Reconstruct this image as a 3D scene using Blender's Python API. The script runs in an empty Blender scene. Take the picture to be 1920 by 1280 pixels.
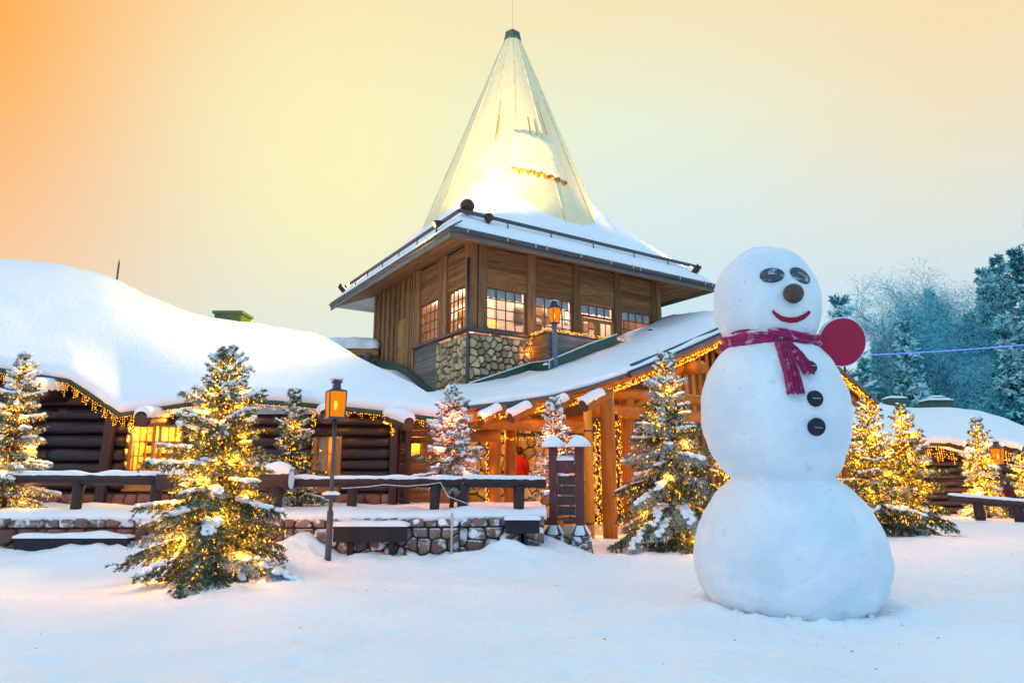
import bpy, math, random
import numpy as np
from mathutils import Vector, Matrix, noise

# ------------------------------------------------------------------ camera, sky, sun, exposure
scene = bpy.context.scene
COL = scene.collection
CAMZ = 1.55
PITCH = math.radians(11.27)
FPX = 1280.0                     # focal length in pixels of a 1920 wide picture (24 mm)
cam_d = bpy.data.cameras.new('camera'); cam_d.lens = 24.0; cam_d.sensor_width = 36.0
cam_d.clip_start = 0.1; cam_d.clip_end = 3000
cam = bpy.data.objects.new('camera', cam_d); COL.objects.link(cam)
cam.location = (0, 0, CAMZ); cam.rotation_euler = (math.pi / 2 + PITCH, 0, 0)
scene.camera = cam
scene.view_settings.view_transform = 'Standard'
scene.view_settings.look = 'None'
scene.view_settings.exposure = 0.07
scene.view_settings.gamma = 1.0
scene.view_settings.use_curve_mapping = False
scene.cycles.max_bounces = 6
scene.cycles.diffuse_bounces = 3
scene.cycles.glossy_bounces = 2
scene.cycles.transmission_bounces = 4
scene.cycles.transparent_max_bounces = 8
scene.cycles.sample_clamp_indirect = 4.0
scene.cycles.use_light_tree = True
scene.cycles.use_denoising = True

SUN_EL, SUN_AZ = math.radians(3.0), math.radians(-38.0)    # low, behind cloud, to the left of the view
world = bpy.data.worlds.new('World'); scene.world = world; world.use_nodes = True
wt = world.node_tree; wt.nodes.clear()
def wn(t, **k):
    n = wt.nodes.new(t)
    for a, b in k.items(): setattr(n, a, b)
    return n
wl = wt.links.new
def wval(sock, v):
    if hasattr(v, 'is_linked') or hasattr(v, 'links'): wl(v, sock)
    else: sock.default_value = v
def wmath(op, a, b=0.0, clamp=False):
    n = wn('ShaderNodeMath', operation=op, use_clamp=clamp); wval(n.inputs[0], a); wval(n.inputs[1], b); return n.outputs[0]
def wmix(f, a, b):
    n = wn('ShaderNodeMix', data_type='RGBA'); wval(n.inputs[0], f); wval(n.inputs[6], a); wval(n.inputs[7], b); return n.outputs[2]
tc = wn('ShaderNodeTexCoord'); nrm = wn('ShaderNodeVectorMath', operation='NORMALIZE'); wl(tc.outputs['Generated'], nrm.inputs[0])
DIR = nrm.outputs[0]
sep = wn('ShaderNodeSeparateXYZ'); wl(DIR, sep.inputs[0])
def lobe(az, el, power):
    a, e = math.radians(az), math.radians(el)
    d = wn('ShaderNodeVectorMath', operation='DOT_PRODUCT'); wl(DIR, d.inputs[0])
    d.inputs[1].default_value = (math.sin(a) * math.cos(e), math.cos(a) * math.cos(e), math.sin(e))
    return wmath('POWER', wmath('MAXIMUM', d.outputs['Value'], 0.0), power)
sky = wn('ShaderNodeTexSky', sky_type='NISHITA', sun_disc=False, sun_elevation=SUN_EL, sun_rotation=SUN_AZ, air_density=1.0, dust_density=2.0)
skyb = wn('ShaderNodeVectorMath', operation='SCALE'); wl(sky.outputs[0], skyb.inputs[0]); skyb.inputs['Scale'].default_value = 0.10
cn = wn('ShaderNodeTexNoise'); cn.inputs['Scale'].default_value = 2.2; cn.inputs['Detail'].default_value = 3.0; wl(DIR, cn.inputs['Vector'])
cw = wmath('MULTIPLY', wmath('SUBTRACT', cn.outputs['Fac'], 0.5), 0.55)
elev = wmath('ADD', sep.outputs['Z'], wmath('MULTIPLY', cw, 0.14))
ramp = wn('ShaderNodeValToRGB'); wl(elev, ramp.inputs[0])
er = ramp.color_ramp; er.elements[0].position = 0.0; er.elements[0].color = (.52, .76, .92, 1)
for p, c in ((.24, (.60, .79, .90)), (.36, (.70, .84, .84)), (.48, (.80, .89, .72)), (.60, (.92, .80, .50)), (.70, (.76, .78, .70)), (.82, (.46, .76, 1.04)), (.97, (.40, .74, 1.08))):
    e_ = er.elements.new(p); e_.color = (*c, 1)
for e_ in list(er.elements)[::-1]:
    if e_.position == 1.0 and tuple(e_.color)[:3] == (1.0, 1.0, 1.0): er.elements.remove(e_); break
col = ramp.outputs[0]
# warm glow of the lit cloud to the left, then the cold half of the dusk sky behind the camera
col = wmix(wmath('MULTIPLY', lobe(-46, 12, 22), 0.9, True), col, (.84, .66, .44, 1))
col = wmix(wmath('MULTIPLY', lobe(39, 33, 30), 0.85, True), col, (.95, .72, .42, 1))
col = wmix(wmath('MULTIPLY', lobe(-50, 31, 15), 1.2, True), col, (1.0, .42, .085, 1))
col = wmix(wmath('MULTIPLY', lobe(-15, 25, 34), 0.85, True), col, (1.0, .92, .46, 1))
back = wmath('MULTIPLY', wmath('SUBTRACT', 0.25, sep.outputs['Y']), 1.1, True)
col = wmix(back, col, (.44, .80, 1.14, 1))
fin = wmix(0.95, skyb.outputs[0], col)
bg = wn('ShaderNodeBackground'); wl(fin, bg.inputs[0]); bg.inputs[1].default_value = 1.0
wo = wn('ShaderNodeOutputWorld'); wl(bg.outputs[0], wo.inputs[0])

sun_d = bpy.data.lights.new('sun', 'SUN'); sun_d.energy = 0.3; sun_d.angle = math.radians(30); sun_d.color = (1.0, .95, .90)
sun = bpy.data.objects.new('sun', sun_d); COL.objects.link(sun)
sd = Vector((-0.55, -0.35, 0.75)).normalized()
sun.rotation_euler = sd.to_track_quat('Z', 'Y').to_euler(); sun.location = (0, 0, 40)

# ------------------------------------------------------------------ helpers
R_ = random.Random(11)
def ray(px, py):
    u, v = (px - 960) / FPX, (640 - py) / FPX
    return Vector((u, math.cos(PITCH) - math.sin(PITCH) * v, math.sin(PITCH) + math.cos(PITCH) * v))
def P(px, py, Y):
    """World point seen at a pixel of the photograph, at distance Y in front of the camera."""
    r = ray(px, py); return Vector((r.x * Y / r.y, Y, CAMZ + r.z * Y / r.y))
def G(px, py, z=0.0):
    r = ray(px, py); t = (z - CAMZ) / r.z; return Vector((r.x * t, r.y * t, z))
def tag(o, label=None, cat=None, group=None, kind=None):
    if label: o['label'] = label
    if cat: o['category'] = cat
    if group: o['group'] = group
    if kind: o['kind'] = kind
    return o
def thing(name, label, cat, loc=(0, 0, 0), rz=0.0, group=None):
    o = bpy.data.objects.new(name, None); COL.objects.link(o); o.location = loc; o.rotation_euler = (0, 0, rz)
    o.empty_display_size = .2
    return tag(o, label, cat, group)
def link(name, me, m, parent=None, loc=(0, 0, 0), smooth=False):
    o = bpy.data.objects.new(name, me); COL.objects.link(o)
    if m is not None:
        if isinstance(m, (list, tuple)):
            if not me.materials:
                for q in m: me.materials.append(q)
        elif not me.materials: me.materials.append(m)
    if smooth: me.polygons.foreach_set('use_smooth', [True] * len(me.polygons))
    o.location = loc
    if parent is not None: o.parent = parent
    return o
def np_mesh(name, V, F, midx=None):
    """V (n,3), F (m,k) with one k."""
    V = np.asarray(V, dtype=np.float32); F = np.asarray(F, dtype=np.int32)
    me = bpy.data.meshes.new(name); k = F.shape[1]
    me.vertices.add(len(V)); me.vertices.foreach_set('co', V.ravel())
    me.loops.add(F.size); me.loops.foreach_set('vertex_index', F.ravel())
    me.polygons.add(len(F)); me.polygons.foreach_set('loop_start', np.arange(0, F.size, k, dtype=np.int32))
    if midx is not None: me.polygons.foreach_set('material_index', np.asarray(midx, dtype=np.int32))
    me.update(calc_edges=True); return me
class MB:
    def __init__(s): s.v = []; s.f = []
    def add(s, vs, fs):
        o = len(s.v); s.v += [tuple(q) for q in vs]; s.f += [tuple(o + i for i in f) for f in fs]; return s
    def hexa(s, p):
        return s.add(p, [(0, 3, 2, 1), (4, 5, 6, 7), (0, 1, 5, 4), (1, 2, 6, 5), (2, 3, 7, 6), (3, 0, 4, 7)])
    def box(s, x0, x1, y0, y1, z0, z1):
        return s.hexa([(x0, y0, z0), (x1, y0, z0), (x1, y1, z0), (x0, y1, z0), (x0, y0, z1), (x1, y0, z1), (x1, y1, z1), (x0, y1, z1)])
    def beam(s, a, b, w, h, up=(0, 0, 1)):
        a, b = Vector(a), Vector(b); d = (b - a).normalized(); u = Vector(up); l = d.cross(u)
        if l.length < 1e-4: l = d.cross(Vector((0, 1, 0)))
        l.normalize(); u = l.cross(d).normalized(); l *= w / 2; u *= h / 2
        return s.hexa([a - l - u, b - l - u, b + l - u, a + l - u, a - l + u, b - l + u, b + l + u, a + l + u])
    def tube(s, pts, r, n=10, cap=True):
        pts = [Vector(p) for p in pts]; m = len(pts)
        rs = r if isinstance(r, (list, tuple)) else [r] * m
        o = len(s.v); ref = None
        for i, p in enumerate(pts):
            d = (pts[min(i + 1, m - 1)] - pts[max(i - 1, 0)]).normalized()
            if ref is None: ref = Vector((0, 0, 1)) if abs(d.z) < .9 else Vector((1, 0, 0))
            a = d.cross(ref).normalized(); b = a.cross(d).normalized(); ref = b
            for k in range(n):
                t = 2 * math.pi * k / n; s.v.append(tuple(p + (a * math.cos(t) + b * math.sin(t)) * rs[i]))
        for i in range(m - 1):
            for k in range(n):
                k2 = (k + 1) % n; s.f.append((o + i * n + k, o + i * n + k2, o + (i + 1) * n + k2, o + (i + 1) * n + k))
        if cap:
            s.f.append(tuple(o + k for k in range(n))[::-1]); s.f.append(tuple(o + (m - 1) * n + k for k in range(n)))
        return s
    def lathe(s, prof, c=(0, 0, 0), n=20):
        o = len(s.v); m = len(prof)
        for r, z in prof:
            for k in range(n):
                t = 2 * math.pi * k / n; s.v.append((c[0] + r * math.cos(t), c[1] + r * math.sin(t), c[2] + z))
        for i in range(m - 1):
            for k in range(n):
                k2 = (k + 1) % n; s.f.append((o + i * n + k, o + i * n + k2, o + (i + 1) * n + k2, o + (i + 1) * n + k))
        s.f.append(tuple(o + k for k in range(n))[::-1]); s.f.append(tuple(o + (m - 1) * n + k for k in range(n)))
        return s
    def mesh(s, name):
        me = bpy.data.meshes.new(name); me.from_pydata(s.v, [], s.f); me.update(); return me
    def build(s, name, m, parent=None, smooth=False, bevel=0.0, sub=0, loc=(0, 0, 0)):
        o = link(name, s.mesh(name), m, parent, loc, smooth)
        if bevel:
            b = o.modifiers.new('bevel', 'BEVEL'); b.width = bevel; b.segments = 2; b.limit_method = 'ANGLE'; b.angle_limit = math.radians(40)
        if sub:
            b = o.modifiers.new('sub', 'SUBSURF'); b.levels = b.render_levels = sub
        return o
def lerp(a, b, t): return a + (b - a) * t
def interp(x, xs, ys):
    return float(np.interp(x, xs, ys))
def vnoise(x, y, seed=0):
    """value noise on arrays"""
    x = np.asarray(x, float); y = np.asarray(y, float)
    xi = np.floor(x).astype(np.int64); yi = np.floor(y).astype(np.int64); fx = x - xi; fy = y - yi
    def h(a, b):
        n = (a * 374761393 + b * 668265263 + seed * 974711) & 0x7fffffff
        n = ((n ^ (n >> 13)) * 1274126177) & 0x7fffffff
        return ((n ^ (n >> 16)) & 0xffff) / 65535.0
    fx = fx * fx * (3 - 2 * fx); fy = fy * fy * (3 - 2 * fy)
    return (h(xi, yi) * (1 - fx) + h(xi + 1, yi) * fx) * (1 - fy) + (h(xi, yi + 1) * (1 - fx) + h(xi + 1, yi + 1) * fx) * fy
def fbm(x, y, seed=0, oct=4):
    s = 0.0; a = 0.5
    for i in range(oct):
        s = s + a * (vnoise(x, y, seed + i) - .5); x = np.asarray(x) * 2.03; y = np.asarray(y) * 2.03; a *= .5
    return s
def grid_mesh(name, V):
    """V (rows, cols, 3)"""
    r, c = V.shape[:2]; i = np.arange(r * c).reshape(r, c)
    F = np.stack([i[:-1, :-1], i[:-1, 1:], i[1:, 1:], i[1:, :-1]], -1).reshape(-1, 4)
    return np_mesh(name, V.reshape(-1, 3), F)

# ------------------------------------------------------------------ materials
MATS = {}
def mat(name, c1, c2=None, rough=.7, scale=6.0, stretch=(1, 1, 1), bump=0.0, bscale=None, detail=4.0, rnd=0.0, spec=.3, metal=0.0,
        c3=None, c3scale=3.0, c3cut=.62, frost=None, frost_amt=0.0, coord='Object', sss=0.0):
    m = bpy.data.materials.new(name); m.use_nodes = True; nt = m.node_tree; L = nt.links.new
    b = nt.nodes['Principled BSDF']; b.inputs['Roughness'].default_value = rough; b.inputs['Metallic'].default_value = metal
    b.inputs['Specular IOR Level'].default_value = spec
    if sss: b.inputs['Subsurface Weight'].default_value = sss; b.inputs['Subsurface Radius'].default_value = (.06, .08, .1); b.inputs['Subsurface Scale'].default_value = 1.0
    t = nt.nodes.new('ShaderNodeTexCoord'); mp = nt.nodes.new('ShaderNodeMapping'); mp.inputs['Scale'].default_value = stretch
    L(t.outputs[coord], mp.inputs[0])
    vec = mp.outputs[0]
    if rnd:
        oi = nt.nodes.new('ShaderNodeObjectInfo'); ad = nt.nodes.new('ShaderNodeVectorMath'); ad.operation = 'ADD'
        sc = nt.nodes.new('ShaderNodeMath'); sc.operation = 'MULTIPLY'; sc.inputs[1].default_value = 37.0
        L(oi.outputs['Random'], sc.inputs[0]); L(vec, ad.inputs[0]); L(sc.outputs[0], ad.inputs[1]); vec = ad.outputs[0]
    nz = nt.nodes.new('ShaderNodeTexNoise'); nz.inputs['Scale'].default_value = scale; nz.inputs['Detail'].default_value = detail; L(vec, nz.inputs['Vector'])
    def mix(f, a, bb):
        n = nt.nodes.new('ShaderNodeMix'); n.data_type = 'RGBA'
        for s_, v_ in ((n.inputs[0], f), (n.inputs[6], a), (n.inputs[7], bb)):
            if hasattr(v_, 'links'): L(v_, s_)
            else: s_.default_value = v_ if not isinstance(v_, tuple) else (*v_[:3], 1)
        return n.outputs[2]
    def ramp(src, lo, hi):
        n = nt.nodes.new('ShaderNodeMapRange'); n.inputs[1].default_value = lo; n.inputs[2].default_value = hi; L(src, n.inputs[0]); return n.outputs[0]
    c2 = c2 or tuple(q * .8 for q in c1)
    out = mix(ramp(nz.outputs['Fac'], .3, .7), c1, c2)
    if c3:
        n3 = nt.nodes.new('ShaderNodeTexNoise'); n3.inputs['Scale'].default_value = c3scale; n3.inputs['Detail'].default_value = 5; L(vec, n3.inputs['Vector'])
        out = mix(ramp(n3.outputs['Fac'], c3cut - .04, c3cut + .06), out, c3)
    if rnd:
        hv = nt.nodes.new('ShaderNodeHueSaturation'); mr = nt.nodes.new('ShaderNodeMapRange')
        mr.inputs[3].default_value = 1 - rnd; mr.inputs[4].default_value = 1 + rnd; L(oi.outputs['Random'], mr.inputs[0]); L(mr.outputs[0], hv.inputs['Value']); L(out, hv.inputs['Color']); out = hv.outputs[0]
    if frost:
        g = nt.nodes.new('ShaderNodeNewGeometry'); sx = nt.nodes.new('ShaderNodeSeparateXYZ'); L(g.outputs['Normal'], sx.inputs[0])
        fz = nt.nodes.new('ShaderNodeTexNoise'); fz.inputs['Scale'].default_value = 9; fz.inputs['Detail'].default_value = 6; L(t.outputs['Object'], fz.inputs['Vector'])
        a1 = nt.nodes.new('ShaderNodeMath'); a1.operation = 'ADD'; L(sx.outputs['Z'], a1.inputs[0]); L(fz.outputs['Fac'], a1.inputs[1])
        out = mix(ramp(a1.outputs[0], 1.35 - frost_amt, 1.5 - frost_amt), out, frost)
    L(out, b.inputs['Base Color'])
    if bump:
        bz = nt.nodes.new('ShaderNodeTexNoise'); bz.inputs['Scale'].default_value = bscale or scale * 2; bz.inputs['Detail'].default_value = 6; L(vec, bz.inputs['Vector'])
        bp = nt.nodes.new('ShaderNodeBump'); bp.inputs['Strength'].default_value = bump; bp.inputs['Distance'].default_value = .05; L(bz.outputs['Fac'], bp.inputs['Height']); L(bp.outputs[0], b.inputs['Normal'])
    MATS[name] = m; return m
def glow(name, c, strength, base=None, sample=False):
    m = bpy.data.materials.new(name); m.use_nodes = True; b = m.node_tree.nodes['Principled BSDF']
    b.inputs['Base Color'].default_value = (*(base or c), 1); b.inputs['Emission Color'].default_value = (*c, 1); b.inputs['Emission Strength'].default_value = strength
    if not sample: m.cycles.emission_sampling = 'NONE'
    MATS[name] = m; return m
SNOW = mat('snow', (.88, .90, .94), (.82, .86, .92), .65, .9, bump=.4, bscale=9, spec=.25)
SNOWG = mat('ground_snow', (.88, .91, .95), (.80, .85, .91), .7, .55, bump=.8, bscale=9, spec=.2, detail=8)
SNOWB = mat('packed_snow', (.84, .88, .92), (.64, .74, .83), .6, 1.6, bump=.9, bscale=6.5, spec=.3, detail=7, c3=(.66, .74, .80), c3scale=5, c3cut=.66, sss=.0)
FROSTW = (.80, .84, .90)
WX = mat('brown_board_lengthwise', (.38, .19, .072), (.18, .082, .032), .75, 3, (.5, 9, 9), .35, 6, rnd=.28, c3=(.07, .03, .015), c3scale=2.2, c3cut=.66)
WY = mat('brown_board_crosswise', (.38, .19, .072), (.18, .082, .032), .75, 3, (9, .5, 9), .35, 6, rnd=.28, c3=(.07, .03, .015), c3scale=2.2, c3cut=.66)
WZ = mat('brown_board_upright', (.36, .19, .085), (.17, .082, .038), .75, 3, (9, 9, .5), .35, 6, rnd=.28, c3=(.08, .04, .02), c3scale=1.6, c3cut=.66)
GREYB = mat('weathered_grey_board', (.24, .22, .20), (.13, .12, .11), .8, 3, (9, .5, 9), .4, 6, rnd=.2, frost=FROSTW, frost_amt=.05)
GREYX = mat('weathered_grey_rail', (.22, .20, .19), (.12, .115, .11), .8, 3, (.5, 9, 9), .4, 6, rnd=.2)
PINE = mat('golden_pine_log', (.40, .155, .016), (.22, .075, .008), .5, 2.5, (1, 1, 1), .2, 9, rnd=.2, c3=(.20, .07, .02), c3scale=2.5, c3cut=.68)
PINEZ = mat('golden_pine_post', (.40, .155, .016), (.22, .075, .008), .5, 2.5, (7, 7, .5), .2, 9, rnd=.2)
DARKLOG = mat('dark_stained_log', (.015, .008, .017), (.008, .005, .012), .42, 2.0, (.6, 8, 8), .3, 5, rnd=.3, spec=.5)
RAILLOG = mat('frosty_rail_log', (.060, .032, .035), (.032, .020, .026), .6, 2.0, (.6, 8, 8), .3, 5, rnd=.2, frost=FROSTW, frost_amt=.06)
ENDGRAIN = mat('log_end_grain', (.10, .065, .05), (.05, .03, .03), .8, 20)
POSTLOG = mat('dark_rail_post', (.045, .03, .034), (.025, .018, .024), .6, 4, (8, 8, .6), .3, 5, frost=FROSTW, frost_amt=-.1)
STONE_T = mat('tower_stone', (.56, .44, .26), (.32, .24, .15), .8, 4, (1, 1, 1), .6, 14, rnd=.5, c3=(.50, .47, .27), c3scale=1.5, c3cut=.6)
STONE_R = mat('red_brown_stone', (.27, .12, .085), (.15, .07, .055), .75, 4, (1, 1, 1), .5, 14, rnd=.35)
STONE_S = mat('snowy_stone', (.25, .17, .14), (.14, .10, .09), .75, 4, (1, 1, 1), .5, 14, rnd=.35, c3=(.74, .79, .85), c3scale=4.5, c3cut=.55, frost=FROSTW, frost_amt=.25)
MORTAR = mat('dark_mortar', (.07, .055, .05), (.04, .03, .03), .95, 12, bump=.4)
METAL = mat('dark_grey_metal', (.09, .09, .105), (.06, .06, .075), .4, 5, spec=.5, metal=.4, bump=.05)
GREEN = mat('green_sheet_metal', (.035, .085, .06), (.022, .06, .045), .45, 4, spec=.5, bump=.05)
GREENCH = mat('green_painted_chimney', (.09, .14, .055), (.07, .11, .045), .6, 4)
BLACKW = mat('black_bench_board', (.012, .012, .02), (.02, .018, .028), .55, 5, bump=.2)
STRAP = mat('galvanised_strap', (.55, .56, .6), (.45, .46, .5), .4, 5, metal=.5)
CREAM = mat('cream_interior_wall', (.82, .66, .60), (.72, .54, .48), .8, 1.5)
INTW = mat('warm_interior_boards', (.62, .36, .12), (.48, .25, .07), .7, 2)
FRAMEW = mat('window_frame_wood', (.20, .10, .045), (.13, .065, .03), .6, 4, (1, 1, 1), .1)
FRAMEG = mat('golden_window_frame', (.42, .21, .06), (.3, .14, .04), .6, 4)
CURTAIN = mat('blue_white_valance', (.30, .48, .62), (.62, .72, .78), .9, 9, (1, 1, .3))
LACE = mat('lace_curtain', (.72, .70, .72), (.55, .5, .5), .9, 14, (1, 1, .2))
def glass_mat():
    m = bpy.data.materials.new('window_glass'); m.use_nodes = True; nt = m.node_tree; nt.nodes.clear(); L = nt.links.new
    o = nt.nodes.new('ShaderNodeOutputMaterial'); tr = nt.nodes.new('ShaderNodeBsdfTransparent'); gl = nt.nodes.new('ShaderNodeBsdfGlossy'); mx = nt.nodes.new('ShaderNodeMixShader')
    fr = nt.nodes.new('ShaderNodeFresnel'); fr.inputs[0].default_value = 1.45; tr.inputs[0].default_value = (.95, .95, .93, 1); gl.inputs['Roughness'].default_value = .03
    L(fr.outputs[0], mx.inputs[0]); L(tr.outputs[0], mx.inputs[1]); L(gl.outputs[0], mx.inputs[2]); L(mx.outputs[0], o.inputs[0]); return m
GLASS = glass_mat()
BULB = glow('warm_bulb', (1.0, .40, .010), 2.6)
BULBR = glow('rosy_bulb', (1.0, .28, .10), 3.0)
BULBB = glow('blue_bulb', (.12, .22, .75), .8)
AMBER = glow('amber_lantern_glass', (1.0, .33, .012), 1.05, (.5, .2, .02))
HOT = glow('lantern_flame', (1.0, .70, .25), 6.0)
WIRE = mat('black_wire', (.02, .02, .02), (.01, .01, .01), .6)
WARM = (1.0, .35, .03)
def lamp(name, loc, power, parent=None, c=WARM, r=.05, spot=None, aim=None, blend=.6):
    d = bpy.data.lights.new(name, 'SPOT' if spot else 'POINT'); d.energy = power; d.color = c; d.shadow_soft_size = r
    if spot: d.spot_size = math.radians(spot); d.spot_blend = blend
    o = bpy.data.objects.new(name, d); COL.objects.link(o); o.location = loc
    if aim is not None: o.rotation_euler = (Vector(loc) - Vector(aim)).to_track_quat('Z', 'Y').to_euler()
    if parent is not None: o.parent = parent
    return o

# ------------------------------------------------------------------ reusable builders
def log(parent, a, b, r, m=DARKLOG, n=12, name='log', jit=.07, segs=7):
    a, b = Vector(a), Vector(b)
    pts = [a.lerp(b, i / segs) for i in range(segs + 1)]
    return MB().tube(pts, [r * (1 + R_.uniform(-jit, jit)) for _ in pts], n).build(name, m, parent, smooth=False if n < 8 else True)
def smooth_angle(o, deg=40):
    me = o.data; me.polygons.foreach_set('use_smooth', [True] * len(me.polygons))
    try: me.set_sharp_from_angle(angle=math.radians(deg))
    except Exception: pass
    return o
def snow_on_log(parent, a, b, r, th=.07, name='snow_cap', width=.85, seed=1, segs=24, lump=.5):
    """a rounded strip of snow lying along the top of a log"""
    a, b = Vector(a), Vector(b); d = (b - a).normalized(); side = d.cross(Vector((0, 0, 1))).normalized(); up = side.cross(d).normalized()
    V = np.zeros((segs + 1, 11, 3))
    for i in range(segs + 1):
        t = i / segs; c = a.lerp(b, t); e = min(1, min(t, 1 - t) * segs / 1.5 + .25)
        k = th * e * (1 - lump / 2 + lump * (noise.noise(Vector((t * (b - a).length * 2.2 + seed * 7, seed, 0))) + .5))
        w = width * (1 + .18 * noise.noise(Vector((t * 9 * (b - a).length, seed * 3, 2))))
        for j in range(11):
            q = (j / 10 - .5) * 2; ang = math.pi / 2 - q * math.pi / 2 * w
            rr = r * .99 + max(k, 0) * (1 - abs(q) ** 2.4)
            if j in (0, 10): rr = r * .93
            V[i, j] = c + side * (math.cos(ang) * rr) + up * (math.sin(ang) * rr)
    return link(name, grid_mesh(name, V), SNOW, parent, smooth=True)
def snow_slab(parent, x0, x1, y0, y1, z, th, name='snow_cap', nx=16, ny=8, seed=1, amp=.4, over=.02, mt=None):
    """a pillow of snow with rounded, uneven edges lying on a rectangle"""
    V = np.zeros((ny + 3, nx + 3, 3))
    for j in range(ny + 3):
        for i in range(nx + 3):
            u = min(max((i - 1) / nx, 0), 1); v = min(max((j - 1) / ny, 0), 1)
            rim = i in (0, nx + 2) or j in (0, ny + 2)
            x = lerp(x0 - over, x1 + over, u); y = lerp(y0 - over, y1 + over, v)
            e = min(u, 1 - u) * (x1 - x0); f = min(v, 1 - v) * (y1 - y0); d = min(e, f)
            rise = th * (.45 + .55 * min(1, d / max(th, .01) / 1.2) ** .5) * (1 + amp * noise.noise(Vector((x * 2.3, y * 2.3, seed))))
            wob = .35 * th * noise.noise(Vector((x * 4, y * 4, seed + 5)))
            V[j, i] = (x + (wob if e == 0 else 0), y + (wob if f == 0 else 0), z + (-.004 if rim else rise))
    return link(name, grid_mesh(name, V), mt or SNOW, parent, smooth=True)
def voronoi(w, h, size, rng, relax=1, ax=1.0):
    nx = max(1, round(w / size)); ny = max(1, round(h / (size * ax))); S = []
    for j in range(ny):
        for i in range(nx):
            S.append([(i + .5 + (.25 if j % 2 else -.25) + rng.uniform(-.42, .42)) * w / nx, (j + .5 + rng.uniform(-.4, .4)) * h / ny])
    S = np.array(S)
    for it in range(relax + 1):
        cells = []
        for k in range(len(S)):
            poly = [(0., 0.), (w, 0.), (w, h), (0., h)]; c = S[k]
            D = ((S - c) ** 2).sum(1); order = np.argsort(D)[1:22]
            for o in order:
                n = S[o] - c; mid = (S[o] + c) / 2; out = []
                for q in range(len(poly)):
                    a = poly[q]; b = poly[(q + 1) % len(poly)]
                    da = (a[0] - mid[0]) * n[0] + (a[1] - mid[1]) * n[1]; db = (b[0] - mid[0]) * n[0] + (b[1] - mid[1]) * n[1]
                    if da <= 0: out.append(a)
                    if da * db < 0:
                        t = da / (da - db); out.append((a[0] + (b[0] - a[0]) * t, a[1] + (b[1] - a[1]) * t))
                poly = out
                if len(poly) < 3: break
            cells.append(poly)
        if it < relax:
            for k, poly in enumerate(cells):
                if len(poly) >= 3: S[k] = S[k] * .5 + np.mean(np.array(poly), 0) * .5
    return [c for c in cells if len(c) >= 3]
def stones(parent, org, ud, nd, w, h, size, m, rng, joint=.018, bulge=.07, keep=None, ax=.85, flat=False):
    """single stones bedded on a wall face; org lower corner, ud along, nd outwards, z up"""
    org, ud, nd = Vector(org), Vector(ud).normalized(), Vector(nd).normalized(); up = Vector((0, 0, 1)); k = 0
    for poly in voronoi(w, h, size, rng, 0, ax):
        A = np.array(poly); c = A.mean(0)
        if keep and not keep(c[0], c[1]): continue
        d = A - c; L = np.linalg.norm(d, axis=1)
        if L.max() < size * .18: continue
        d = d * np.maximum(1 - joint / np.maximum(L, .02), .3)[:, None]
        # cut the corners
        q = []
        for i in range(len(d)):
            n_ = d[(i + 1) % len(d)]; p_ = d[i]
            q += [p_ * .87 + n_ * .13, p_ * .13 + n_ * .87]
        q = np.array(q); n = len(q); hh = bulge * rng.uniform(.6, 1.25); tx, ty = rng.uniform(-.35, .35), rng.uniform(-.35, .35)
        vs = []
        for p_ in q: vs.append((p_[0], p_[1], -.03))
        for p_ in q: vs.append((p_[0] * .965, p_[1] * .965, hh * (.55 + tx * p_[0] / size + ty * p_[1] / size)))
        for p_ in q: vs.append((p_[0] * .78 + rng.uniform(-.015, .015), p_[1] * .78, hh * (.92 + tx * p_[0] / size + ty * p_[1] / size + rng.uniform(-.1, .1))))
        vs.append((0, 0, hh * rng.uniform(.9, 1.1)))
        fs = []
        for r_ in range(2):
            for i in range(n):
                j = (i + 1) % n; fs.append((r_ * n + i, r_ * n + j, (r_ + 1) * n + j, (r_ + 1) * n + i))
        for i in range(n): fs.append((2 * n + i, 2 * n + (i + 1) % n, 3 * n))
        me = bpy.data.meshes.new('stone'); me.from_pydata([tuple(ud * a + up * b + nd * e) for a, b, e in vs], [], fs); me.update()
        if ud.cross(up).dot(nd) < 0: me.flip_normals()
        o = link('stone', me, m, parent, org + ud * c[0] + up * c[1], smooth=not flat); k += 1
    return k
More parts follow.
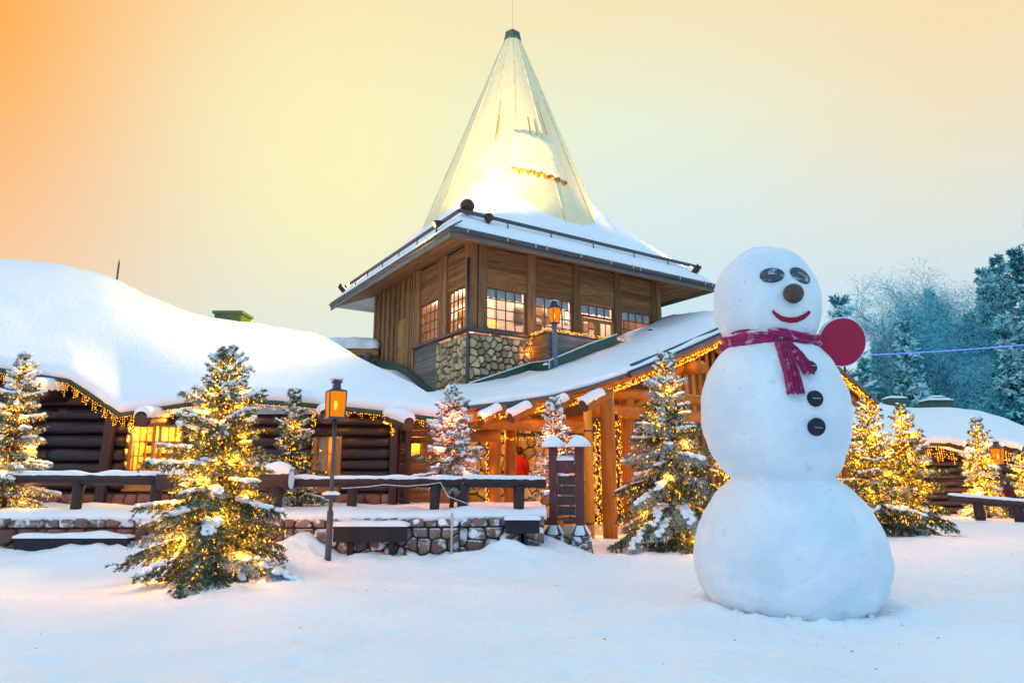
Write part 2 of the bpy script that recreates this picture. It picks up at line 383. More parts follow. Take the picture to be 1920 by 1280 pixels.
def window(parent, org, ud, nd, w, h, nx, ny, m=None, ft=.06, mt=.028, depth=.08, glass=GLASS, toprow=None):
    """framed window: frame (part) with its muntins and panes (sub-parts); org is the lower corner of the opening"""
    m = m or FRAMEW; org, ud, nd = Vector(org), Vector(ud), Vector(nd); up = Vector((0, 0, 1))
    def q(a, b, c): return org + ud * a + up * b + nd * c
    def bar(mb, a0, a1, b0, b1, c0, c1): mb.hexa([q(a0, b0, c0), q(a1, b0, c0), q(a1, b0, c1), q(a0, b0, c1), q(a0, b1, c0), q(a1, b1, c0), q(a1, b1, c1), q(a0, b1, c1)])
    mb = MB()
    bar(mb, 0, ft, 0, h, -depth / 2, depth / 2); bar(mb, w - ft, w, 0, h, -depth / 2, depth / 2)
    bar(mb, ft, w - ft, 0, ft, -depth / 2, depth / 2); bar(mb, ft, w - ft, h - ft, h, -depth / 2, depth / 2)
    fr = mb.build('window', m, parent)
    iw, ih = (w - 2 * ft), (h - 2 * ft)
    for i in range(1, nx):
        mb = MB(); a = ft + iw * i / nx; bar(mb, a - mt / 2, a + mt / 2, ft, h - ft, -.02, .02); mb.build('muntin', m, fr)
    for j in range(1, ny):
        mb = MB(); b = ft + ih * j / ny; bar(mb, ft, w - ft, b - mt / 2, b + mt / 2, -.024, .024); mb.build('muntin', m, fr)
    pm = None
    for i in range(nx):
        for j in range(ny):
            if pm is None:
                pw, ph = iw / nx, ih / ny
                mb = MB(); mb.add([Vector((0, 0, 0)), ud * pw, ud * pw + up * ph, up * ph], [(0, 1, 2, 3)]); pm = mb.mesh('pane')
                if glass is not None: pm.materials.append(glass)
            o = link('pane', pm, None, fr, q(ft + pw * i, ft + ph * j, 0))
    return fr
def octa_bulbs(pts, r, seed=0, length=1.5):
    """small faceted bulbs at the points, one mesh"""
    pts = np.asarray(pts, float); n = len(pts); rng = np.random.default_rng(seed)
    base = np.array([(1, 0, 0), (0, 1, 0), (-1, 0, 0), (0, -1, 0), (0, 0, length), (0, 0, -length)], float) * r
    ax = rng.normal(size=(n, 3)) * .35; ax[:, 2] += 1; ax /= np.linalg.norm(ax, axis=1)[:, None]
    t = np.cross(ax, rng.normal(size=(n, 3))); t /= np.linalg.norm(t, axis=1)[:, None]; b = np.cross(ax, t)
    s = rng.uniform(.75, 1.25, (n, 1, 1))
    V = (base[None, :, 0:1] * t[:, None] + base[None, :, 1:2] * b[:, None] + base[None, :, 2:3] * ax[:, None]) * s + pts[:, None]
    F = np.array([(0, 1, 4), (1, 2, 4), (2, 3, 4), (3, 0, 4), (1, 0, 5), (2, 1, 5), (3, 2, 5), (0, 3, 5)])
    F = (F[None] + np.arange(n)[:, None, None] * 6).reshape(-1, 3)
    return np_mesh('bulbs', V.reshape(-1, 3), F)
def poly_at(pts, step):
    """points every `step` along a polyline"""
    pts = [Vector(p) for p in pts]; out = []; left = 0.0
    for a, b in zip(pts[:-1], pts[1:]):
        L = (b - a).length; t = left
        while t < L: out.append(a.lerp(b, t / L)); t += step
        left = t - L
    return out
def icicle_lights(label, pts, drop=(.08, .3), step=.07, vert=.055, power=6.0, every=1.1, group=None, bulb=BULB, br=.011, out=Vector((0, -.25, -.12)), seed=3, glowc=WARM):
    """curtain of little bulbs hung from an eave"""
    rng = random.Random(seed); o0 = Vector(pts[0]); t = thing('light_string', label, 'string lights', o0, 0, group)
    loc = [Vector(p) - o0 for p in pts]; B = []; w = MB(); w.tube(loc, .006, 4)
    ph = rng.uniform(0, 6)
    for i, p in enumerate(poly_at(loc, step)):
        d = lerp(drop[0], drop[1], .5 + .5 * math.sin(i * 1.1 + ph)) * rng.uniform(.7, 1.2)
        k = max(1, int(d / vert)); end = p - Vector((0, 0, d)); w.tube([p, end], .003, 3, False)
        for j in range(k): B.append(p - Vector((rng.uniform(-.012, .012), rng.uniform(-.012, .012), (j + .6) * d / k)))
    w.build('wire', WIRE, t)
    b = link('bulbs', octa_bulbs(B, br, seed), bulb, t); b['kind'] = 'stuff'
    if power:
        for p in poly_at(loc, every)[0:]: lamp('bulb_light', p + out, power, t, glowc, .08)
    return t
def garland(label, pts, rad=.06, dens=70, power=5.0, every=.9, group=None, bulb=BULB, br=.012, out=Vector((0, -.12, 0)), seed=5, glowc=WARM):
    rng = random.Random(seed); o0 = Vector(pts[0]); t = thing('light_garland', label, 'string lights', o0, 0, group)
    loc = [Vector(p) - o0 for p in pts]; B = []
    for p in poly_at(loc, 1.0 / dens):
        v = Vector((rng.gauss(0, 1), rng.gauss(0, 1), rng.gauss(0, 1))).normalized() * rad * rng.uniform(.5, 1); B.append(p + v)
    core = [p + Vector((rng.uniform(-.3, .3), rng.uniform(-.3, .3), rng.uniform(-.3, .3))) * rad for p in poly_at(loc, .12)] + [loc[-1]]
    MB().tube(core, rad * .3, 5).build('wire', WIRE, t)
    b = link('bulbs', octa_bulbs(B, br, seed), bulb, t); b['kind'] = 'stuff'
    if power:
        for p in poly_at(loc, every): lamp('bulb_light', p + out, power, t, glowc, .07)
    return t

# ------------------------------------------------------------------ ground
def build_ground():
    def ax(segs):
        out = [segs[0][0]]
        for a, b, s in segs:
            n = max(1, round((b - a) / s)); out += [a + (b - a) * (i + 1) / n for i in range(n)]
        return np.array(out)
    X = ax([(-400, -60, 40), (-60, -14, 2), (-14, -8, .12), (-8, 9, .065), (9, 12, .12), (12, 30, .4), (30, 90, 3), (90, 400, 40)])
    Y = ax([(-300, -20, 40), (-20, 2, 1.5), (2, 14, .065), (14, 20, .12), (20, 40, .5), (40, 120, 4), (120, 900, 60)])
    XX, YY = np.meshgrid(X, Y)
    near = np.exp(-np.maximum(0, np.hypot(XX, YY - 10) - 14) / 12)
    Z = fbm(XX * .35, YY * .35, 3) * .16 * near + fbm(XX * 1.1, YY * 1.6, 9) * .11 * near + fbm(XX * 4.2, YY * 5.2, 19, 3) * .055 * near
    Z = Z - .02
    # shovelled bank along the terrace wall
    wy = np.interp(XX, [-9, -4.3, -1.0, .62, .9], [13.0, 13.0, 13.2, 13.7, 13.75])
    d = wy - YY
    amp = np.interp(XX, [-14, -9, -6.3, -5.0, -3.8, -3.2, -1.4, -.4, .6, 1.5, 2.5], [.42, .22, .5, .55, .40, .18, .14, .34, .36, .10, 0])
    bank = amp * np.exp(-(np.maximum(d, 0) / .85) ** 2) * (1 + 1.4 * fbm(XX * 1.6, YY * 1.6, 31))
    bank = np.where(d < -.6, 0, bank)
    Z = Z + bank
    # heap round the foot of the near spruce and lumps by the snowman's base
    b = G(395, 1092); Z = Z + .13 * np.exp(-(((XX - b.x) / 1.3) ** 2 + ((YY - b.y) / 1.0) ** 2)) * (1 + fbm(XX * 2, YY * 2, 41))
    c = P(1487, 1050, 9.1); rr = np.hypot(XX - c.x, YY - c.y)
    Z = Z + .05 * np.exp(-((rr - 1.2) / .16) ** 2) * (1 + 2.5 * fbm(XX * 5, YY * 5, 51))
    for (tx, ty, s) in ((G(1265, 1032).x, G(1265, 1032).y, 1.3), (G(1690, 1012).x, G(1690, 1012).y, 1.6)):
        Z = Z + .10 * np.exp(-((XX - tx) ** 2 + (YY - ty) ** 2) / s ** 2) * (1 + fbm(XX * 2, YY * 2, 61))
    # trodden snow: shallow footprints
    rng = random.Random(8)
    for tr in range(22):
        x, y = rng.uniform(-7, 8), rng.uniform(3.5, 12); a = rng.uniform(0, 6.28)
        for s in range(9):
            x += math.cos(a) * .62; y += math.sin(a) * .62; a += rng.uniform(-.15, .15)
            ox, oy = -math.sin(a) * .11 * (1 if s % 2 else -1), math.cos(a) * .11 * (1 if s % 2 else -1)
            dx, dy = XX - x - ox, YY - y - oy; l = dx * math.cos(a) + dy * math.sin(a); w = -dx * math.sin(a) + dy * math.cos(a)
            Z = Z - rng.uniform(.015, .05) * np.exp(-((l / .16) ** 2 + (w / .08) ** 2) ** 2)
    me = grid_mesh('snow_ground', np.stack([XX, YY, Z], -1))
    tag(link('snow_ground', me, SNOWG, smooth=True), 'trodden snow covering the open yard', 'ground', kind='structure')
    return X, Y, Z
GX, GY, GZ = build_ground()
def gz(x, y):
    i = min(max(int(np.searchsorted(GX, x)), 1), len(GX) - 1); j = min(max(int(np.searchsorted(GY, y)), 1), len(GY) - 1)
    return float(GZ[j, i])
def debris():
    rng = random.Random(4); mb = MB()
    for k in range(70):
        x, y = rng.uniform(-7, 9), rng.uniform(3.6, 14)
        if rng.random() < .5: x, y = G(rng.uniform(900, 1900), rng.uniform(1010, 1240)).xy
        z = gz(x, y) + .004; a = rng.uniform(0, 3.14); l = rng.uniform(.005, .018)
        d = Vector((math.cos(a), math.sin(a), rng.uniform(-.1, .3))) * l; mb.tube([Vector((x, y, z)) - d, Vector((x, y, z)) + d], [.002, .004], 4)
    tag(mb.build('debris', ENDGRAIN), 'dark bits of bark and twigs scattered on the snow', 'debris', kind='stuff')
debris()

# ------------------------------------------------------------------ the tower
CX, CY, CA = -1.41, 22.0, math.radians(33)
TM = Matrix.Translation((CX, CY, 0)) @ Matrix.Rotation(CA, 4, 'Z'); TI = TM.inverted()
def toL(p): return TI @ Vector(p)
W, D = 8.8, 8.3
tower = thing('timber_tower', 'tall timber and stone tower with a pointed floodlit spire', 'tower', (CX, CY, 0), CA)
Z0, Z1, ZT = 6.42, 7.92, 9.28          # sill, window head, wall top
OV = 1.5
def tower_walls():
    X_, Y_, NX, NY = Vector((1, 0, 0)), Vector((0, 1, 0)), Vector((-1, 0, 0)), Vector((0, -1, 0))
    # solid masonry shell below the windows and closed walls on the hidden sides
    MB().box(.02, W - .02, .02, D - .02, -.3, 6.2).build('masonry_wall', MORTAR, tower)
    MB().box(W - .12, W - .02, .02, D - .02, 6.2, ZT).build('wall', WZ, tower)
    MB().box(.02, W - .12, D - .12, D - .02, 6.2, ZT).build('wall', WZ, tower)
    # stones: right-hand face up to the window sill, left-hand face round the corner, big flags inside the porch
    rng = random.Random(21)
    stones(tower, (.03, .0, 3.0), X_, NY, 2.42, 3.2, .27, STONE_T, rng, .026, .10, flat=True)
    stones(tower, (0, 2.2, 3.0), -Y_, NX, 2.17, 3.2, .27, STONE_T, rng, .026, .10, flat=True)
    stones(tower, (.03, .0, .2), X_, NY, 8.4, 2.75, .46, STONE_T, rng, .03, .06)
    stones(tower, (0, 2.2, .2), -Y_, NX, 2.17, 2.75, .46, STONE_T, rng, .03, .06)
    # corner drain pipe and sill flashing
    MB().tube([(-.13, -.13, 3.1), (-.13, -.13, 8.75)], .055, 8).build('downpipe', METAL, tower, True)
    MB().beam((-.2, -.1, 6.33), (2.42, -.1, 6.33), .22, .09).build('sill_flashing', METAL, tower)
    MB().beam((-.1, -.2, 6.33), (-.1, 4.1, 6.33), .22, .088).build('sill_flashing', METAL, tower)
    # timber posts
    for a, b in ((0, .24), (.30, .6), (2.28, 2.62), (4.33, 4.66), (6.34, 6.66), (8.32, 8.52), (8.56, 8.8)):
        MB().box(a, b, -.09, .14, 6.38, ZT + .1).build('post', WZ, tower, bevel=.01)
    for a, b in ((-.085, .17), (1.53, 1.82), (1.86, 2.2), (3.72, 4.12)):
        MB().box(-.09, .13, a + (.005 if a < 0 else 0), b, 6.38, ZT + .1).build('post', WZ, tower, bevel=.01)
    # planks over the windows
    def planks_x(u0, u1, z0, z1, h=.145):
        n = max(1, round((z1 - z0) / h)); h = (z1 - z0) / n
        for i in range(n):
            p = R_.uniform(-.008, .008); MB().box(u0, u1, -.03 + p, .05, z0 + i * h + .004, z0 + (i + 1) * h - .004).build('plank', WX, tower)
    def planks_y(u0, u1, z0, z1, m=WY, h=.145):
        n = max(1, round((z1 - z0) / h)); h = (z1 - z0) / n
        for i in range(n):
            p = R_.uniform(-.008, .008); MB().box(-.03 + p, .05, u0, u1, z0 + i * h + .004, z0 + (i + 1) * h - .004).build('plank', m, tower)
    for a, b in ((.6, 2.28), (2.62, 4.33), (4.66, 6.34), (6.66, 8.32)): planks_x(a, b, Z1 + .02, ZT)
    for a, b in ((.17, 1.53), (2.2, 3.72)): planks_y(a, b, Z1 + .02, ZT)
    planks_y(2.22, 4.12, 3.4, 6.27, GREYB, .16)
    # upright boards to the far end of the left-hand face
    y = 4.14
    while y < D - .05:
        w_ = .165; pr = R_.uniform(-.02, .02) - (.05 if int((y - 4.1) / w_) % 3 == 0 else 0)
        if 5.05 < y < 5.62:
            MB().box(-.04 + pr, .05, y, y + w_ - .006, 7.75, ZT + .05).build('board', WZ, tower)
            MB().box(-.04 + pr, .05, y, y + w_ - .006, 3.4, 5.2).build('board', WZ, tower)
        else:
            MB().box(-.04 + pr, .05, y, min(y + w_ - .006, D), 3.4, ZT + .05).build('board', WZ, tower)
        y += w_
    dr = MB().box(-.06, .03, 4.98, 5.72, 5.25, 7.72).build('door', FRAMEG, tower, bevel=.01)
    for zz in (5.4, 6.6): MB().box(-.085, -.055, 5.08, 5.62, zz, zz + .95).build('door_panel', FRAMEG, dr, bevel=.01)
    MB().box(-.12, .0, 4.92, 5.78, 4.75, 5.22).build('door_step', METAL, tower)
    # windows
    for a, b in ((.62, 2.26), (2.64, 4.31), (6.68, 8.30)): window(tower, (a, .03, Z0), X_, NY, b - a, Z1 - Z0, 4, 4)
    window(tower, (4.68, .03, 7.42), X_, NY, 1.64, Z1 - 7.42, 4, 1)
    for a in (4.70, 5.52): window(tower, (a, .03, 5.55), X_, NY, .80, 1.82, 2, 3, FRAMEG, .12)
    for a, b in ((.19, 1.51), (2.22, 3.70)): window(tower, (.03, b, Z0), -Y_, NX, b - a, Z1 - Z0, 4, 4)
    # lit room behind the glass
    MB().box(2.1, W - .3, 1.9, D - .3, 6.2, ZT - .2).build('room_wall', CREAM, tower)
    MB().box(.1, W - .15, .1, D - .15, 6.16, 6.24).build('room_floor', INTW, tower)
    MB().box(.1, W - .15, .1, D - .15, 8.45, 8.55).build('room_ceiling', CREAM, tower)
    rng = random.Random(5)
    for a, b in ((.62, 2.26), (2.64, 4.31), (4.68, 6.32), (6.68, 8.30)):
        V = np.zeros((2, 41, 3))
        for i in range(41):
            u = a + .06 + (b - a - .12) * i / 40; yy = .13 + .025 * math.sin(i * 1.9)
            V[0, i] = (u, yy, 7.58 + .02 * math.sin(i * .8)); V[1, i] = (u, yy, 7.9)
        link('valance', grid_mesh('valance', V), CURTAIN, tower, smooth=True)
    for k in range(15):
        a = rng.uniform(.7, 8.1); w_ = rng.uniform(.12, .4); h_ = rng.uniform(.15, .6); y_ = rng.uniform(.3, 1.5); m = rng.choice([CREAM, LACE, FRAMEG, CURTAIN, FRAMEW])
        MB().box(a, a + w_, y_, y_ + .2, 6.25, 6.45 + h_).build('furnishing', m, tower, bevel=.02)
    for k in range(26):
        a = rng.uniform(2.2, 8.2); w_ = rng.uniform(.15, .5); h_ = rng.uniform(.2, .6); z_ = rng.uniform(6.5, 7.7); m = rng.choice([FRAMEW, CURTAIN, FRAMEG, METAL, LACE, STONE_R])
        MB().box(a, a + w_, 1.84, 1.89, z_, z_ + h_).build('picture', m, tower, bevel=.01)
        a = rng.uniform(2.1, 5.2); MB().box(2.04, 2.09, a, a + w_, z_, z_ + h_).build('picture', m, tower, bevel=.01)
    MB().lathe([(.02, 0), (.16, .02), (.2, .12), (.12, .24), (.03, .3)], (1.22, .5, 6.62), 14).build('lampshade', glow('lampshade_glow', (1, .45, .06), 1.6), tower, True)
    for p in ((1.3, 1.0), (3.4, 1.0), (5.5, 1.0), (7.5, 1.0)): lamp('ceiling_lamp', (*p, 8.3), 58, tower, (1.0, .80, .60), .12)
    for p in ((1.0, 2.8), (1.0, 4.6)): lamp('ceiling_lamp', (*p, 8.3), 110, tower, (1.0, .76, .50), .12)
tower_walls()
def tower_roof():
    sl = lambda o: ZT + .05 - .27 * o          # soffit height at distance o outside the wall
    def strip(name, a, b, za, zb, th, m, sides='rlf', parent=tower):
        """mitred board running round the eave between distances a<b outside the wall"""
        for s in sides:
            if s == 'r': q = [(-a, -a), (W + a, -a), (W + b, -b), (-b, -b)]
            elif s == 'l': q = [(-a, D + a), (-a, -a), (-b, -b), (-b, D + b)]
            else: q = [(W + a, -a), (W + a, D + a), (W + b, D + b), (W + b, -b)]
            zz = [za, za, zb, zb]
            MB().hexa([(x, y, z) for (x, y), z in zip(q, zz)][::-1] + [(x, y, z + th) for (x, y), z in zip(q, zz)][::-1]).build(name, m[s] if isinstance(m, dict) else m, parent)
    n = 10
    for i in range(n):
        a = .0 + (OV - .02) * i / n; b = .0 + (OV - .02) * (i + 1) / n - .008
        strip('soffit_board', a + .02, b + .02, sl(a), sl(b), .03, {'r': WX, 'l': WY, 'f': WY})
    zf = sl(OV)
    for s, p0, p1 in (('r', (-OV, -OV - .02), (W + OV, -OV - .02)), ('l', (-OV - .02, D + OV), (-OV - .02, -OV)), ('f', (W + OV + .02, -OV), (W + OV + .02, D + OV))):
        MB().beam((*p0, zf - .02), (*p1, zf - .02), .045, .2).build('fascia', GREYX if s == 'r' else GREYB, tower)
    # gutter with straps on the right-hand eave, corrugated sheet edge on the left-hand one
    MB().tube([(-OV - .1, -OV - .12, zf + .1), (W + OV + .05, -OV - .12, zf + .1)], .085, 10).build('gutter', METAL, tower, True)
    MB().beam((-OV - .07, -OV - .1, zf + .12), (-OV - .07, D + OV, zf + .12), .1, .05).build('roof_edge', METAL, tower)
    for k in range(70):
        y = -OV + k * (D + 2 * OV) / 70
        MB().beam((-OV - .1, y, zf + .165), (-OV + .35, y, zf + .165 + .3), .05, .04).build('corrugation', METAL, tower)
    for x in (-1.05, .4, 1.5, 1.95, 3.4, 4.75, 5.8, 6.15, 8.2, 9.6, 10.0):
        MB().beam((x, -OV - .215, zf + .03), (x + .03, -OV - .19, zf + .2), .035, .02, (0, 1, 0)).build('gutter_strap', STRAP, tower)
    # snow on the skirt roof
    cx, cy = W / 2, D / 2; hx, hy = W / 2 + OV + .04, D / 2 + OV + .04; N = 48
    lev = [-.05, .0, .03, .10, .22, .4, .65, 1.0, 1.4, 1.9, 2.4, 2.9, 3.4, 3.9, 4.4]
    V = np.zeros((len(lev), 4 * N + 1, 3))
    for li, e in enumerate(lev):
        for k in range(4 * N + 1):
            s, t = (k // N) % 4, (k % N) / N; ex, ey = max(hx - e, .05), max(hy - e, .05)
            x, y = ((-ex + 2 * ex * t, -ey), (ex, -ey + 2 * ey * t), (ex - 2 * ex * t, ey), (-ex, ey - 2 * ey * t))[s]
            ee = max(e, 0); z = zf + .22 + .92 * ee + .05 * ee * ee
            z += {0: -.16, 1: -.08, 2: .0, 3: .03}.get(li, .05)
            if 2 < li: z += .05 * noise.noise(Vector((x * .9, y * .9, 3)))
            V[li, k] = (cx + x, cy + y, z)
    tower_snow = link('roof_snow', grid_mesh('roof_snow', V), SNOW, tower, smooth=True)
    # snow guard rail
    g = .62; zg = zf + .22 + .92 * g + .05 * g * g + .24
    gx0, gx1, gy0 = -OV + g - .05, W + OV + .0, -OV + g - .05
    MB().beam((gx0, gy0, zg), (gx1, gy0, zg), .07, .11).build('snow_guard', METAL, tower)
    MB().beam((gx0, gy0 + .05, zg), (gx0, D + OV, zg), .07, .108).build('snow_guard', METAL, tower)
    for x in (.9, 2.7, 4.6, 6.6, 8.4): MB().beam((x, gy0, zg), (x, gy0 - .05, zg - .42), .03, .03).build('guard_bracket', METAL, tower)
    for y in (.7, 2.2, 3.8, 5.4, 7.0, 8.4): MB().beam((gx0, y, zg), (gx0 - .05, y, zg - .42), .03, .03).build('guard_bracket', METAL, tower)
    # spire
    SP = lambda z: (22.0 - z) * .372
    n = 40; zs = np.linspace(9.6, 21.3, 40); V = np.zeros((len(zs), n + 1, 3))
    for i, z in enumerate(zs):
        for k in range(n + 1):
            a = 2 * math.pi * k / n; r = SP(z) * (1 + .008 * noise.noise(Vector((math.cos(a) * 3, math.sin(a) * 3, z * .8))))
            V[i, k] = (cx + r * math.cos(a), cy + r * math.sin(a), z)
    spire_m = mat('flood_tinted_snowy_boards', (.90, .79, .52), (.84, .71, .42), .7, 2.2, (3, 3, .25), .3, 5, c3=(.62, .48, .28), c3scale=2.4, c3cut=.76)  # snow-crusted boards, with the floodlight yellow put into their colour
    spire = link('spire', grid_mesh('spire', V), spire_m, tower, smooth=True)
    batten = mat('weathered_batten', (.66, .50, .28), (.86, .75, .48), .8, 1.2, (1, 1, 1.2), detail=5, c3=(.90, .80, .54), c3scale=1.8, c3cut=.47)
    for k in range(14):
        a = 2 * math.pi * (k + .35) / 14; ca, sa = math.cos(a), math.sin(a)
        p = [(cx + (SP(z) + .01) * ca, cy + (SP(z) + .01) * sa, z) for z in np.linspace(10.5, 21.2, 9)]
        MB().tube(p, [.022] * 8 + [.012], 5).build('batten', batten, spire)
    # slab of snow stuck to the spire with a ragged, dirty lower edge
    cdir = toL((0, 0, 0)) - Vector((cx, cy, 0)); a0 = math.atan2(cdir.y, cdir.x)
    def patch(name, da0, da1, z0, z1, th, seed, m=SNOW):
        nu, nv = 26, 20; V = np.zeros((nv, nu, 3))
        for j in range(nv):
            for i in range(nu):
                u, v = i / (nu - 1), j / (nv - 1); a = a0 + lerp(da0, da1, u)
                z = lerp(z0, z1, v) + .18 * noise.noise(Vector((u * 9, seed, j // 10))) * (1 if v < .1 or v > .9 else .4) - .35 * u
                e = min(u, 1 - u, v * 1.2, 1 - v) * 8
                r = SP(z) + .02 + th * min(1, e) ** .5 * (1 + .3 * noise.noise(Vector((u * 5, v * 5, seed))))
                if i in (0, nu - 1) or j in (0, nv - 1): r -= .06
                V[j, i] = (cx + r * math.cos(a), cy + r * math.sin(a), z)
        return link(name, grid_mesh(name, V), m, spire, smooth=True)
    patch('snow_patch', -.02, .68, 13.25, 15.35, .08, 3, mat('flood_tinted_crust', (.90, .81, .58), (.86, .76, .50), .7, 2.2, bump=.2))  # snow coloured with the floodlight yellow of the spire
    rustm = mat('rusty_gap', (.30, .17, .05), (.2, .11, .03), .9, 5)
    for k in range(44):
        u = k / 43; a = a0 + lerp(-.01, .67, u); z = 13.24 - .34 * u + .06 * math.sin(k * .9) + .03 * math.sin(k * 2.3); r = SP(z) + .03
        MB().tube([(cx + r * math.cos(a), cy + r * math.sin(a), z + .06), (cx + (r + .05) * math.cos(a + .01), cy + (r + .05) * math.sin(a + .01), z - .03 - .16 * R_.random() ** 3)], [.045, .01], 5).build('icicle', rustm, spire)
    for k in range(5):
        a = a0 + R_.uniform(-.3, .72); z0_ = R_.uniform(14.8, 15.4); z1_ = z0_ + R_.uniform(.6, 2.4); 
        MB().tube([(cx + (SP(z) + .012) * math.cos(a), cy + (SP(z) + .012) * math.sin(a), z) for z in np.linspace(z0_, z1_, 4)], [.018, .02, .016, .01], 4).build('board_gap', rustm, spire)
    # snow drifted up against the foot of the spire
    hip_z = lambda r, ca, sa: zf + .27 + (lambda e: .92 * e + .05 * e * e)(max(0, min(hx - abs(r * ca), hy - abs(r * sa))))
    V = np.zeros((11, 145, 3))
    for k in range(145):
        a = 2 * math.pi * (k % 144) / 144; ca, sa = math.cos(a), math.sin(a); lo_, hi_ = .5, 5.6
        for _ in range(30):
            m_ = (lo_ + hi_) / 2
            if SP(hip_z(m_, ca, sa)) > m_: lo_ = m_
            else: hi_ = m_
        ri = m_; zi = hip_z(ri, ca, sa); n_ = 1 + .6 * noise.noise(Vector((ca * 2, sa * 2, 5))); up_ = .42 * n_; A = (SP(zi + up_) - .02, zi + up_); Bq = (ri + .02, zi + .06); Cq = (ri + .8 * n_, hip_z(ri + .8 * n_, ca, sa) - .03)
        for j in range(11):
            t_ = j / 10; r = (1 - t_) ** 2 * A[0] + 2 * t_ * (1 - t_) * Bq[0] + t_ ** 2 * Cq[0]; z = (1 - t_) ** 2 * A[1] + 2 * t_ * (1 - t_) * Bq[1] + t_ ** 2 * Cq[1]
            V[j, k] = (cx + r * ca, cy + r * sa, z)
    link('snow_drift', grid_mesh('snow_drift', V), SNOW, tower, smooth=True)
    # metal cap with its ragged skirt and the aerial
    cap = MB().lathe([(.30, -.02), (.44, -.06), (.36, .36), (.05, .62)], (cx, cy, 21.05), 6).build('spire_cap', GREENCH if False else GREEN, tower)
    for k in range(9):
        a = 2 * math.pi * k / 9 + .2; r = .40 + .05 * (k % 2)
        MB().beam((cx + .33 * math.cos(a), cy + .33 * math.sin(a), 20.98), (cx + r * math.cos(a), cy + r * math.sin(a), 20.72 - .08 * (k % 3)), .14, .03).build('cap_board', WZ, cap)
    MB().tube([(cx, cy, 21.6), (cx, cy, 24.5)], [.012, .006], 6).build('aerial', STRAP, tower)
tower_roof()
def floodlight(p, aim, label, power, spot=70, c=(1.0, .70, .30), size=.24, box=False, soft=.12):
    p = Vector(p); aim = Vector(aim); d = (aim - p).normalized()
    t = thing('floodlight', label, 'floodlight', p - Vector((0, 0, .42)), 0)
    o = Vector((0, 0, .42)); q = d.to_track_quat('Z', 'Y').to_matrix()
    if box: vs = [(-.2, -.16, -.1), (.2, -.16, -.1), (.2, .16, -.1), (-.2, .16, -.1), (-.26, -.22, .1), (.26, -.22, .1), (.26, .22, .1), (-.26, .22, .1)]; mb = MB().hexa([o + q @ Vector(v) for v in vs])
    else:
        mb = MB().lathe([(.05, -.2), (size * .55, -.18), (size, -.02), (size, .08), (size * .9, .085)], (0, 0, 0), 18); mb.v = [tuple(o + q @ Vector(v)) for v in mb.v]
    mb.build('housing', mat('rusty_lamp_housing', (.07, .03, .025), (.04, .02, .02), .5), t, False, bevel=.008)
    lens = MB().lathe([(size * .8, .088), (size * .8, .1), (.01, .105)], (0, 0, 0), 16); lens.v = [tuple(o + q @ Vector(v)) for v in lens.v]; lens.build('lens', glow('flood_lens', (1, .70, .28), 1.6), t)
    MB().tube([(0, 0, 0), (0, 0, .36)], .03, 6).build('stand', METAL, t)
    lamp('flood_beam', o + d * .14, power, t, c, soft, spot, o + d * 3, .7)
TW = lambda x, y, z: TM @ Vector((x, y, z))
floodlight(TW(-.55, -.75, 10.25), TW(4.0, 3.2, 15.6), 'round rusty floodlight on the near roof corner aimed at the spire', 2900, 84, c=(1.0, .62, .12))
floodlight(TW(.15, -.95, 9.95), TW(4.6, 4.0, 19.0), 'second small floodlight lying low beside the round one', 7200, 54, c=(1.0, .60, .12), size=.15)
floodlight(TW(-1.15, .25, 9.85), (-10.0, 18.5, 6.0), 'added fill floodlight behind the snow guard warming the cabin roof', 7800, 100, c=(1.0, .58, .05), size=.13, soft=.9)  # added lamp that warms the roof snow, not an actual fitting
floodlight(TW(W + 1.1, -1.0, 9.75), TW(W / 2, D / 2, 16.5), 'small square floodlight at the roof corner beside the snowman', 3800, 62, c=(1.0, .58, .15), box=True)
floodlight(TW(-1.1, D + 1.2, 9.75), TW(W / 2, D / 2, 16.0), 'small square floodlight at the far end of the tower eave above the cabin', 4400, 62, c=(1.0, .60, .12), box=True)

